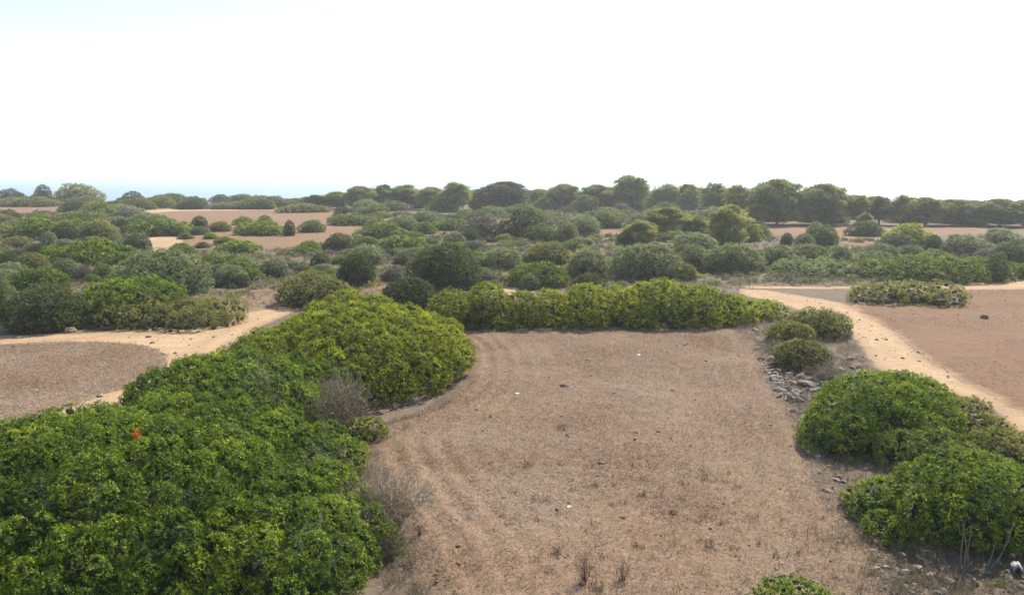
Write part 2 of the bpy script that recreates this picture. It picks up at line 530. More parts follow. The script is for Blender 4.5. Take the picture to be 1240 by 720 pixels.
SM, n, l, p = new_mat('sea_water')
p.inputs['Base Color'].default_value = (.03, .09, .125, 1)
p.inputs['Roughness'].default_value = .3
tcs = n.new('ShaderNodeNewGeometry')
mp = n.new('ShaderNodeMapping'); mp.inputs['Scale'].default_value = (.05, .11, .1); l.new(tcs.outputs['Position'], mp.inputs['Vector'])
ns = n.new('ShaderNodeTexNoise'); ns.inputs['Scale'].default_value = 1; ns.inputs['Detail'].default_value = 6; l.new(mp.outputs[0], ns.inputs['Vector'])
bp = n.new('ShaderNodeBump'); bp.inputs['Strength'].default_value = .06; bp.inputs['Distance'].default_value = 1.0
l.new(ns.outputs[0], bp.inputs['Height']); l.new(bp.outputs[0], p.inputs['Normal'])
sv = np.array([(-19000, -500, -14), (19000, -500, -14), (19000, 19000, -14), (-19000, 19000, -14)], float)
tag(link('sea', mesh_from('sea', sv, np.array([[0, 1, 2, 3]]), SM)), kind='structure', label='hazy blue sea beyond the coast')

NEAR = sheet('field', [(430, 545), (455, 514), (515, 495), (555, 462), (560, 428), (545, 402), (720, 392), (880, 398), (925, 408), (932, 445), (965, 490),
                       (1000, 560), (1040, 625), (1085, 672), (1070, 730), (1010, 900), (560, 900), (505, 720), (490, 660), (455, 610)], M['stubble'], .008, .14, .03, .05, .045, 'dry stubble field in the middle')
LT = sheet('track', [(-80, 410), (0, 405), (60, 404), (110, 402), (200, 395), (250, 388), (300, 377), (345, 366), (372, 368), (350, 382), (310, 400),
                     (270, 428), (200, 470), (110, 505), (60, 522), (0, 548), (-90, 590)], M['sand'], .004, .45, .05, label='sandy track at left')
LOOP = sheet('field', [(-90, 416), (0, 417), (60, 414), (130, 414), (180, 419), (203, 430), (199, 446), (170, 462), (100, 487), (40, 508), (0, 524), (-90, 560)],
             M['loop'], .010, .3, .05, .02, .01, 'rounded dry field inside the bend of the left track')
RT = sheet('track', [(893, 349), (930, 351), (975, 358), (1020, 366), (1052, 380), (1090, 402), (1112, 420), (1126, 434), (1155, 450), (1190, 468), (1220, 484), (1265, 506), (1330, 540), (1320, 580),
                     (1240, 532), (1205, 502), (1175, 483), (1120, 470), (1082, 462), (1052, 440), (1035, 412), (1008, 390), (970, 377), (930, 365), (896, 357)], M['sand'], .004, .4, .06, label='sandy track at right')
T8 = sheet('track', [(905, 346), (1000, 346.6), (1060, 345), (1120, 341), (1160, 343), (1212, 339), (1222, 331), (1216, 325), (1228, 322), (1245, 336), (1300, 340), (1300, 352), (1200, 351), (1120, 353), (1075, 360),
                     (1040, 367), (1022, 366.5), (1040, 357), (1056, 350), (1000, 350.4), (905, 349.4)], M['sand'], .0055, .5, .06, label='thin branch of the right track running along the foot of the long low mound')
BARE = sheet('field', [(1030, 370), (1075, 362), (1120, 354), (1200, 350), (1320, 352), (1320, 535), (1245, 502), (1175, 466), (1140, 446), (1112, 428), (1085, 405), (1055, 385)],
             M['bare'], .010, .4, .08, .04, .02, 'bare reddish field at right')
F1 = sheet('field', [(-40, 249), (30, 248), (72, 249), (76, 256), (66, 263), (0, 263), (-40, 263)], M['far'], .012, 3, .3, label='small pink field at far left')
F2 = sheet('field', [(148, 258), (200, 254), (300, 254), (400, 254), (408, 262), (436, 274), (440, 288), (400, 295), (345, 301), (270, 306), (225, 300), (212, 288), (232, 279), (200, 270)],
           M['far'], .012, 1.6, .25, label='long pink field at left')
F3 = sheet('field', [(526, 284), (535, 275), (590, 268), (625, 264), (645, 270), (610, 280), (570, 287)], M['far'], .012, 1.6, .2, label='strip of pink field behind the low green mounds')
F3B = sheet('field', [(724, 279), (755, 277), (758, 292), (728, 294)], M['far'], .012, 1.4, .15, label='scrap of pink field left of the yellow bush')
F4 = sheet('field', [(910, 273), (1000, 271), (1100, 274), (1200, 276), (1195, 284), (1120, 287), (1065, 292), (1055, 300), (1025, 297), (1000, 288), (920, 284)], M['far'], .012, 1.6, .2, label='pink field at the foot of the pines at right')
T2 = sheet('track', [(172, 290), (200, 285), (222, 290), (222, 300), (200, 306), (180, 309), (150, 320), (125, 326), (122, 322), (150, 314), (172, 305)], M['sand'], .016, 1.2, .15, label='sandy bend in the track beside the long pink field')
T3 = sheet('track', [(-20, 278), (34, 277), (30, 284), (-20, 287)], M['sand'], .016, 1.2, .15, label='patch of sand at far left')
T4 = sheet('track', [(150, 258), (205, 253), (340, 252), (340, 254.4), (210, 256), (165, 261)], M['sand'], .018, 2, .15, label='pale track along the top of the long pink field')
T5 = sheet('clearing', [(596, 351), (630, 347), (655, 348), (640, 356), (600, 358)], M['sand'], .006, .6, .08, label='patch of pale sand behind the hedge')
T6 = sheet('clearing', [(300, 345), (330, 340), (380, 356), (350, 370), (300, 378), (262, 384), (280, 362)], M['loop'], .0065, .6, .1, label='bare earth beyond the left track')
T7 = sheet('clearing', [(420, 352), (470, 338), (510, 330), (520, 336), (480, 350), (440, 362)], M['loop'], .006, .6, .1, label='bare earth behind the bright dome')

# ------------------------------------------------------------------ dry grass and straw (nobody could count it)
def straw_mat(name, stops):
    m, n, l, p = new_mat(name)
    a = n.new('ShaderNodeAttribute'); a.attribute_name = 'tint'
    r = ramp(n, stops); l.new(a.outputs['Fac'], r.inputs[0]); l.new(r.outputs[0], p.inputs['Base Color'])
    p.inputs['Roughness'].default_value = .8; p.inputs['Specular IOR Level'].default_value = .15
    t = n.new('ShaderNodeBsdfTranslucent'); l.new(r.outputs[0], t.inputs[0])
    mx = n.new('ShaderNodeMixShader'); mx.inputs[0].default_value = .30
    l.new(p.outputs[0], mx.inputs[1]); l.new(t.outputs[0], mx.inputs[2]); l.new(mx.outputs[0], n['Material Output'].inputs[0])
    return m


M['straw'] = straw_mat('straw', [(0, (.12, .066, .038)), (.35, (.27, .185, .11)), (.65, (.315, .255, .185)), (1, (.50, .41, .29))])
M['drygrass'] = straw_mat('dry_grass_blades', [(0, (.065, .050, .030)), (.4, (.17, .135, .085)), (.7, (.25, .20, .135)), (1, (.34, .29, .21))])


def blades(name, Q, z, Lr, Wr, up, mat, label, n_lean=1.0):
    m = len(Q)
    th = R.uniform(0, 2 * math.pi, m); e = R.uniform(up[0], up[1], m)
    L = R.uniform(*Lr, m) * (1 if np.isscalar(Lr) else 1); w = R.uniform(*Wr, m)
    d = np.stack([np.cos(th) * np.cos(e), np.sin(th) * np.cos(e), np.sin(e)], 1)
    s = np.stack([-np.sin(th), np.cos(th), np.zeros(m)], 1)
    B = np.column_stack([Q, np.full(m, z) if np.isscalar(z) else z])
    V = np.stack([B - s * w[:, None] / 2, B + s * w[:, None] / 2, B + d * L[:, None]], 1).reshape(-1, 3)
    T = np.repeat(np.clip(vnoise(Q, .55, 5) * .5 + R.random(m) * .55, 0, 1), 3)
    me = mesh_from(name, V, np.arange(3 * m).reshape(-1, 3), mat, {'tint': T})
    return tag(link(name, me), label=label, kind='stuff')


def scatter(P, n, dens=None):
    x0, y0 = P.min(0); x1, y1 = P.max(0)
    Q = R.uniform((x0, y0), (x1, y1), (int(n * 2.2), 2)); Q = Q[inside(Q, P)]
    if dens is not None: Q = Q[R.random(len(Q)) < dens(Q)]
    return Q[:n]


straw_n = lambda Q: (.45 + .55 * np.clip((vnoise(Q, .7, 8) * .6 + vnoise(Q, 2.3, 9) * .4 - .25) * 3, 0, 1)) * np.clip(.7 + .3 * np.sin(edge_fast(Q, NEAR) * 2 * math.pi / .62 + 2.2 * vnoise(Q, .5, 3) + 3.1) + edge_fast(Q, NEAR) / 9, .1, 1)
def straw(P, n, dens, z, relief, furrow, Lr, Wr, label, up=(.05, .8)):
    Q = scatter(P, n, dens)
    blades('straw', Q, surf(Q, P, z, relief, furrow)[1], Lr, Wr, up, M['straw'], label)


straw(NEAR, 170000, straw_n, .008, .05, .045, (.05, .17), (.007, .016), 'pale broken straw strewn over the stubble field')
straw(LOOP, 30000, None, .010, .02, .01, (.06, .18), (.012, .028), 'dry straw on the rounded field at left')
straw(BARE, 22000, lambda Q: vnoise(Q, .5, 9) > .45, .010, .04, .02, (.06, .16), (.012, .026), 'sparse straw on the bare field at right')
ROUGH = smooth_poly([(890, 400), (930, 385), (1000, 385), (1040, 420), (1060, 450), (1110, 470), (1250, 545), (1320, 620), (1320, 900), (1000, 900), (1080, 720), (1090, 672), (1040, 620), (1000, 560), (965, 490), (935, 450)])


def tufts(P, n, per, Lr, Wr, name, label, avoid=(), dens=None):
    C_ = scatter(P, n, dens)
    for A in avoid: C_ = C_[~inside(C_, A)]
    Q = np.repeat(C_, per, 0) + R.normal(0, .09, (len(C_) * per, 2)) * np.repeat(R.uniform(.5, 1.6, (len(C_), 1)), per, 0)
    return blades(name, Q, .0, Lr, Wr, (.25, 1.3), M['drygrass'], label)


tufts(ROUGH, 2600, 22, (.08, .30), (.006, .016), 'dry_grass', 'dry grey grass tufts on the rough bank at right', avoid=(RT, T8, BARE))
tufts(smooth_poly([(300, 345), (420, 345), (560, 330), (700, 345), (900, 340), (1060, 330), (1060, 348), (900, 350), (700, 352), (520, 362), (430, 375), (300, 372)]), 1800, 9, (.08, .24), (.015, .04), 'dry_grass',
      'dry grey grass between shrubs behind the hedge', avoid=(RT, T8, T5))
tufts(smooth_poly([(-60, 300), (300, 285), (640, 285), (920, 290), (1300, 292), (1300, 330), (900, 345), (640, 345), (320, 350), (-60, 360)]), 4200, 10, (.15, .45), (.03, .07), 'dry_grass',
      'dry grass and low growth across the scrub belt', avoid=(RT, T8, BARE, F2, F4, F3, F3B, T2, T5))
tufts(smooth_poly([(425, 560), (450, 520), (520, 498), (560, 480), (565, 487), (500, 515), (455, 560), (480, 640), (515, 730), (520, 900), (420, 900), (470, 700)]), 700, 20, (.08, .32), (.006, .014), 'dry_grass',
      'dry grass along the left edge of the stubble field')

# ------------------------------------------------------------------ shrubs
SHRUBS = []        # (x, y, r) of everything placed, so that filling keeps clear
NAME = {'bright': 'green_shrub', 'fresh': 'green_shrub', 'dull': 'green_shrub', 'dark': 'dark_shrub', 'grey': 'grey_green_shrub', 'heath': 'brown_green_shrub',
        'dry': 'dry_shrub', 'pine': 'pine_tree', 'palepine': 'pale_pine_bush'}
N_TRI = [0]


def stems(C, base, k, r):
    pick = R.choice(len(C), min(k, len(C)), replace=False)
    paths = []
    for i in pick:
        a = np.array([base[0] + R.normal(0, .15), base[1] + R.normal(0, .15), 0.0]); b = C[i]
        mid = a * .5 + b * .5 + np.array([0, 0, .12 * np.linalg.norm(b - a)]) + R.normal(0, .06, 3)
        paths.append((np.array([a, a * .7 + mid * .3, mid, b]), np.array([r, r * .85, r * .6, r * .25])))
    return tubes(paths, 5)


def foliage_mesh(name, g, mat, core=True):
    V, F, T, cv, cf, _ = g
    if core:
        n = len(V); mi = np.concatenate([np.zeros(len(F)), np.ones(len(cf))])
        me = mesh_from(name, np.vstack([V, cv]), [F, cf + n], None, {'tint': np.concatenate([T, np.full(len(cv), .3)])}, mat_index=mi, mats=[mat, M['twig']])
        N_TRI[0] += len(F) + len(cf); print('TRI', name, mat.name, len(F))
    else:
        me = mesh_from(name, V, F, mat, {'tint': T}); N_TRI[0] += len(F); print('TRI', name, mat.name, len(F))
    return me


def shrub(label, kind, lobes, group=None, scale=1.0, dens=1.0, lump=None, leaf=None, spread=(.95, 1.55), flare=.9, per=7, aspect=.50, sub=.36):
    """one shrub with its own foliage; lobes in world metres"""
    L = np.array([l[:5] for l in lobes], float)
    w = L[:, 2] * L[:, 3]
    bx, by = (L[:, 0] * w).sum() / w.sum(), (L[:, 1] * w).sum() / w.sum()
    px = depth(by) / 826.0                       # metres per render pixel there
    leaf = leaf or max(.046, 2.1 * px)
    wid = max((L[:, 0] + L[:, 2]).max() - (L[:, 0] - L[:, 2]).min(), .5)
    lump = lump or min(max(.085 * wid, 5 * px, .20), .55)
    dn = dens * .40 / (leaf * leaf)
    sh = lambda v, k: max(v - k * lump, .6 * v)
    loc = [(x - bx, y - by, sh(rx, .42), sh(ry, .42), sh(h, .68)) for x, y, rx, ry, h in lobes]
    g = grow(loc, lump, dn, per, leaf, leaf * aspect, spread, sub, flare=flare)
    root = tag(link(NAME[kind], None, loc=(bx, by, 0)), label, 'shrub', group)
    tag(link('foliage', foliage_mesh('foliage', g, M[kind]), root), kind='stuff')
    sv, sf = stems(g[5], (0, 0), 9, .018 + .004 * wid)
    link('stem', mesh_from('stem', sv, sf, M['bark'], smooth=True), root)['kind'] = 'stuff'
    for x, y, rx, ry, h in lobes: SHRUBS.append((x, y, max(rx, ry)))
    return root


NEARG = 'large green shrubs round the stubble field'
# the overgrown bank at left, front to back
H1 = shrub('huge bright green shrub filling the lower left corner, its front side in shade', 'bright',
           [(-8, 14.2, 4.4, 3.9, 2.6), (-9.4, 16.6, 2.6, 2.9, 2.1), (-7.2, 18.0, 2.7, 2.5, 2.1), (-3.95, 13.8, 1.75, 2.9, 1.8), (-4.6, 18.1, 1.25, 2.0, 1.45), (-12, 13.2, 3, 3.5, 2.15)],
           NEARG, dens=1.0, lump=.48, leaf=.046, sub=.30)
H2 = shrub('bright green shrub between the huge lower left shrub and the yellow-green dome', 'bright',
           [(-7.8, 21.6, 2.9, 3.4, 2.2), (-6.3, 23.6, 1.8, 2.0, 1.7)], NEARG, lump=.42, leaf=.054, sub=.28)
H3 = shrub('big yellow-green dome shrub bulging into the stubble field from the left', 'fresh',
           [(-5.2, 28.1, 4.1, 5.2, 2.35), (-7.7, 26.4, 2.2, 3.3, 2.0), (-6.4, 32.6, 2.6, 2.6, 2.25)], NEARG, lump=.42, leaf=.060, sub=.30)
shrub('small yellow-green shrub at the foot of the tall grey dead shrub', 'fresh', [(-3.95, 20.9, .75, .6, .62)], lump=.2)
# hedge across the far end
shrub('dark left end of the hedge across the stubble field, yellowish on top', 'fresh', [(-2.6, 36.8, 1.4, 1.7, 1.75), (-1.1, 37.2, 1.25, 1.8, 2.0), (.5, 37.0, 1.15, 1.6, 1.65), (-.4, 35.8, .6, .6, .85)], 'hedge shrubs at the end of the stubble field', lump=.36)
shrub('middle shrub of the hedge across the stubble field', 'fresh', [(1.9, 37.4, 1.2, 1.6, 1.65), (3.4, 37.4, 1.35, 1.9, 1.95), (5.0, 37.7, 1.4, 1.8, 1.8), (2.4, 36.0, .6, .5, .7), (5.6, 36.4, .9, .8, 1.0)], 'hedge shrubs at the end of the stubble field', lump=.36)
shrub('right end of the hedge, a yellow-green mound sloping down to the sandy track', 'fresh', [(6.8, 37.9, 1.8, 2.4, 2.05), (8.4, 38.2, 1.8, 2.6, 1.8), (10.0, 38.6, 1.8, 2.3, 1.35), (11.7, 39.4, 1.7, 1.7, .9), (7.4, 36.4, 1.0, .8, .9)], 'hedge shrubs at the end of the stubble field', lump=.38)
# right side
shrub('bright green rounded shrub right of the stubble field, below the rock heap', 'bright', [(9.85, 21.0, 2.05, 1.9, 1.85), (8.5, 20.4, 1.25, 1.4, 1.25)], NEARG, lump=.34, sub=.30)
shrub('looser olive-green shrub leaning on the front of the rounded shrub at right', 'dull', [(9.9, 18.9, 1.35, 1.0, 1.0), (10.9, 19.2, .75, .7, .75)], NEARG, lump=.28)
shrub('bright green shrub in the lower right corner with bare stems under it', 'bright', [(9.0, 15.4, 1.75, 1.45, 1.65), (7.55, 16.2, .7, .7, .85), (7.35, 15.0, .6, .5, .7), (10.4, 15.1, 1.5, 1.4, 1.25)], NEARG, lump=.32, sub=.30)
shrub('brownish-green shrub along the sandy track in the right corner', 'heath', [(11.6, 23.2, 1.15, 1.6, 1.2), (12.0, 21.1, 1.05, 1.4, 1.05), (12.0, 19.3, .95, 1.2, .8)], NEARG, lump=.30, spread=(.15, .9))
shrub('low bright green shrub cut off by the bottom edge', 'bright', [(4.35, 11.75, .85, .7, .84)], NEARG, lump=.2)


# shrubs read off the photograph: label, kind, x0, x1, y of top, y of foot (pixels), shape
def from_px(x0, x1, yt, yb, dmax=.42):
    cx = (x0 + x1) / 2
    _, Y0 = at(cx, yb)
    w = (x1 - x0) / FPX * depth(Y0)
    ry = min(w * .5, dmax * w + .3)
    Yc = Y0 + ry * .9
    w = (x1 - x0) / FPX * depth(Yc)
    h = max(z_at(yt, Yc), .35 * min(w, 2), .4)
    return x_at(cx, Yc), Yc, w, ry, min(h, max(1.2 * w, 2.0))


def lobes_for(X, Y, w, ry, h):
    k = 1 if w / h < 3.0 else 3
    if k == 1:
        return [(X, Y, w * .5, ry, h), (X + R.uniform(-.2, .2) * w, Y - ry * .3, w * .32, ry * .6, h * .7)]
    out = []
    for i in range(k):
        u = (i + .5) / k - .5
        hh = h * (1 - 1.0 * u * u) * R.uniform(.85, 1.0)
        if abs(u) < .12: hh = h
        out.append((X + u * w * .8, Y + R.uniform(-.2, .2) * ry, w * R.uniform(.95, 1.2) / k * .95, ry * R.uniform(.75, 1), max(hh, .3)))
    return out


MID = [
    # left, beside the track
    ('dark evergreen shrub beside the left track, in front of the bright green mound', 'dark', 5, 112, 346, 406),
    ('bright green mound of leaves behind the left track, above the rounded field', 'bright', 92, 236, 332, 396),
    ('olive-brown rounded shrub with its foot on the left track, at the end of the clump', 'heath', 104, 277, 354, 404),
    ('large feathery grey-green shrub rising behind the bright mound at left', 'grey', 136, 262, 299, 362),
    ('grey-green shrub cut by the left edge behind the dark evergreen', 'grey', -26, 24, 334, 394),
    ('flat-topped green shrub behind the dark evergreen at left', 'dull', 12, 84, 324, 356),
    ('low olive-brown dome behind the tip of the big yellow-green dome', 'heath', 333, 428, 330, 374),
    ('dark spiky shrub between the big yellow-green dome and the hedge', 'dark', 458, 536, 335, 386),
    ('tall dark shrub standing behind the left end of the hedge', 'dark', 490, 586, 294, 354),
    ('dark rounded shrub alone behind the bare earth, left of the tall dark one', 'dark', 408, 456, 307, 348),
    ('wide dull green shrub behind the hedge, in the middle', 'dull', 614, 692, 317, 350),
    ('dark grey-green dome behind the hedge, left of the widest dome', 'grey', 685, 738, 301, 342),
    ('widest grey-green dome behind the hedge with a deep shaded front', 'grey', 738, 828, 293, 342),
    ('smaller dark dome at the right flank of the widest dome', 'grey', 822, 858, 295, 330),
    ('broad grey-green shrub beside the right track, left of the pair of round ones', 'grey', 852, 926, 294, 333),
    ('long low green mound above the right track', 'dull', 1042, 1216, 306, 344),
    ('dark round shrub at the right end of the long low mound', 'dark', 1192, 1219, 306, 342),
    ('low olive mound alone on the edge of the bare right field', 'heath', 1036, 1152, 337, 372),
    ('rear olive-brown shrub of the three on the bank beside the right track', 'heath', 945, 1034, 373, 413),
    ('left small olive-brown shrub of the three on the bank', 'heath', 927, 988, 389, 420),
    ('front olive-brown shrub of the three on the bank, above the rock heap', 'heath', 934, 1007, 410, 452),
    ('low pale green strip of shrub in front of the grey-green pair at right', 'grey', 935, 1045, 322, 337),
    ('left grey-green shrub of the pair beside the right track', 'grey', 922, 962, 295, 324),
    ('right grey-green shrub of the pair beside the right track', 'grey', 954, 1003, 294, 323),
    ('small round grey shrub left of the long low mound', 'grey', 1036, 1068, 302, 323),
    ('large low bright green mound left of the sandy bend', 'bright', 58, 162, 288, 324),
    ('greyish dome half hidden behind the wide dull green shrub', 'heath', 638, 692, 292, 322),
    ('dark-fronted dome right of the tall dark shrub', 'grey', 586, 634, 299, 328),
]
for lab, kind, x0, x1, yt, yb in MID:
    X, Y, w, ry, h = from_px(x0, x1, yt, yb)
    sp = (.7, 1.4) if kind in ('dark', 'grey', 'heath') else (.95, 1.55)
    shrub(lab, kind, lobes_for(X, Y, w, ry, h), 'shrubs of the scrub belt' if yb < 365 else 'shrubs beside the tracks', spread=sp, aspect=.42 if kind in ('grey', 'heath') else .5)

# a pool of shapes shared by the farther shrubs: unit width, stretched to size
def pool_mesh(kindlobes, lump, leaf, dens, spread, aspect, flare=1.0):
    g = grow(kindlobes, lump, dens * .40 / (leaf * leaf), 7, leaf, leaf * aspect, spread, flare=flare)
    return g


POOL = {'round': [], 'mid': [], 'flat': []}
for i in range(4):
    POOL['round'].append(pool_mesh([(0, 0, .46, .42, .72), (R.uniform(-.15, .15), -.12, .34, .3, .5), (R.choice([-.2, .2]), .05, .3, .3, .55)], .12, .038, 1.0, (.9, 1.5), .5, 1.1))
for i in range(5):
    POOL['mid'].append(pool_mesh([(R.uniform(-.06, .06), 0, .40, .32, .44), (-.24, R.uniform(-.1, .1), .26, .26, R.uniform(.26, .38)), (.24, R.uniform(-.1, .1), .26, .26, R.uniform(.26, .38))], .10, .035, 1.0, (.9, 1.5), .5, 1.1))
for i in range(4):
    POOL['flat'].append(pool_mesh([(0, 0, .36, .22, .26)] + [(u, R.uniform(-.05, .05), .2, .17, R.uniform(.15, .23)) for u in (-.32, -.15, .16, .32)], .075, .031, 1.0, (.9, 1.5), .5, 1.1))
DIM = {k: [tuple(np.ptp(g[0], axis=0)) for g in v] for k, v in POOL.items()}
PM = {}


def wear(o, mat):
    """give one user of a shared mesh its own leaf material"""
    o.material_slots[0].link = 'OBJECT'
    o.material_slots[0].material = mat
    return o


def pool_shrub(label, kind, X, Y, w, ry, h, group, parts=False):
    a = h / w
    s = 'round' if a > .55 else ('mid' if a > .3 else 'flat')
    i = int(R.integers(len(POOL[s])))
    key = (s, i)
    if key not in PM:
        PM[key] = foliage_mesh('foliage', POOL[s][i], M['dull'])
    dx, dy, dz = DIM[s][i]
    sc = (1.03 * w / dx, 2 * ry / dy, 1.03 * h / dz)
    rz = (math.pi if R.random() < .5 else 0) + R.uniform(-.35, .35)
    if parts:
        o = link(NAME[kind], None, loc=(X, Y, 0))
        f = tag(link('foliage', PM[key], o), kind='stuff')
        wear(f, M[kind])
        st = (s, i, 'stem')
        if st not in PM:
            sv, sf = stems(POOL[s][i][5] * np.array([.6, .6, .6]), (0, 0), 7, .006)
            PM[st] = mesh_from('stem', sv, sf, M['bark'], smooth=True)
        link('stem', PM[st], o)['kind'] = 'stuff'
    else:
        o = wear(link(NAME[kind], PM[key], loc=(X, Y, 0)), M[kind])
    o.scale = sc; o.rotation_euler = (0, 0, rz)
    tag(o, label, 'shrub', group)
    SHRUBS.append((X, Y, max(w / 2, ry)))
    return o


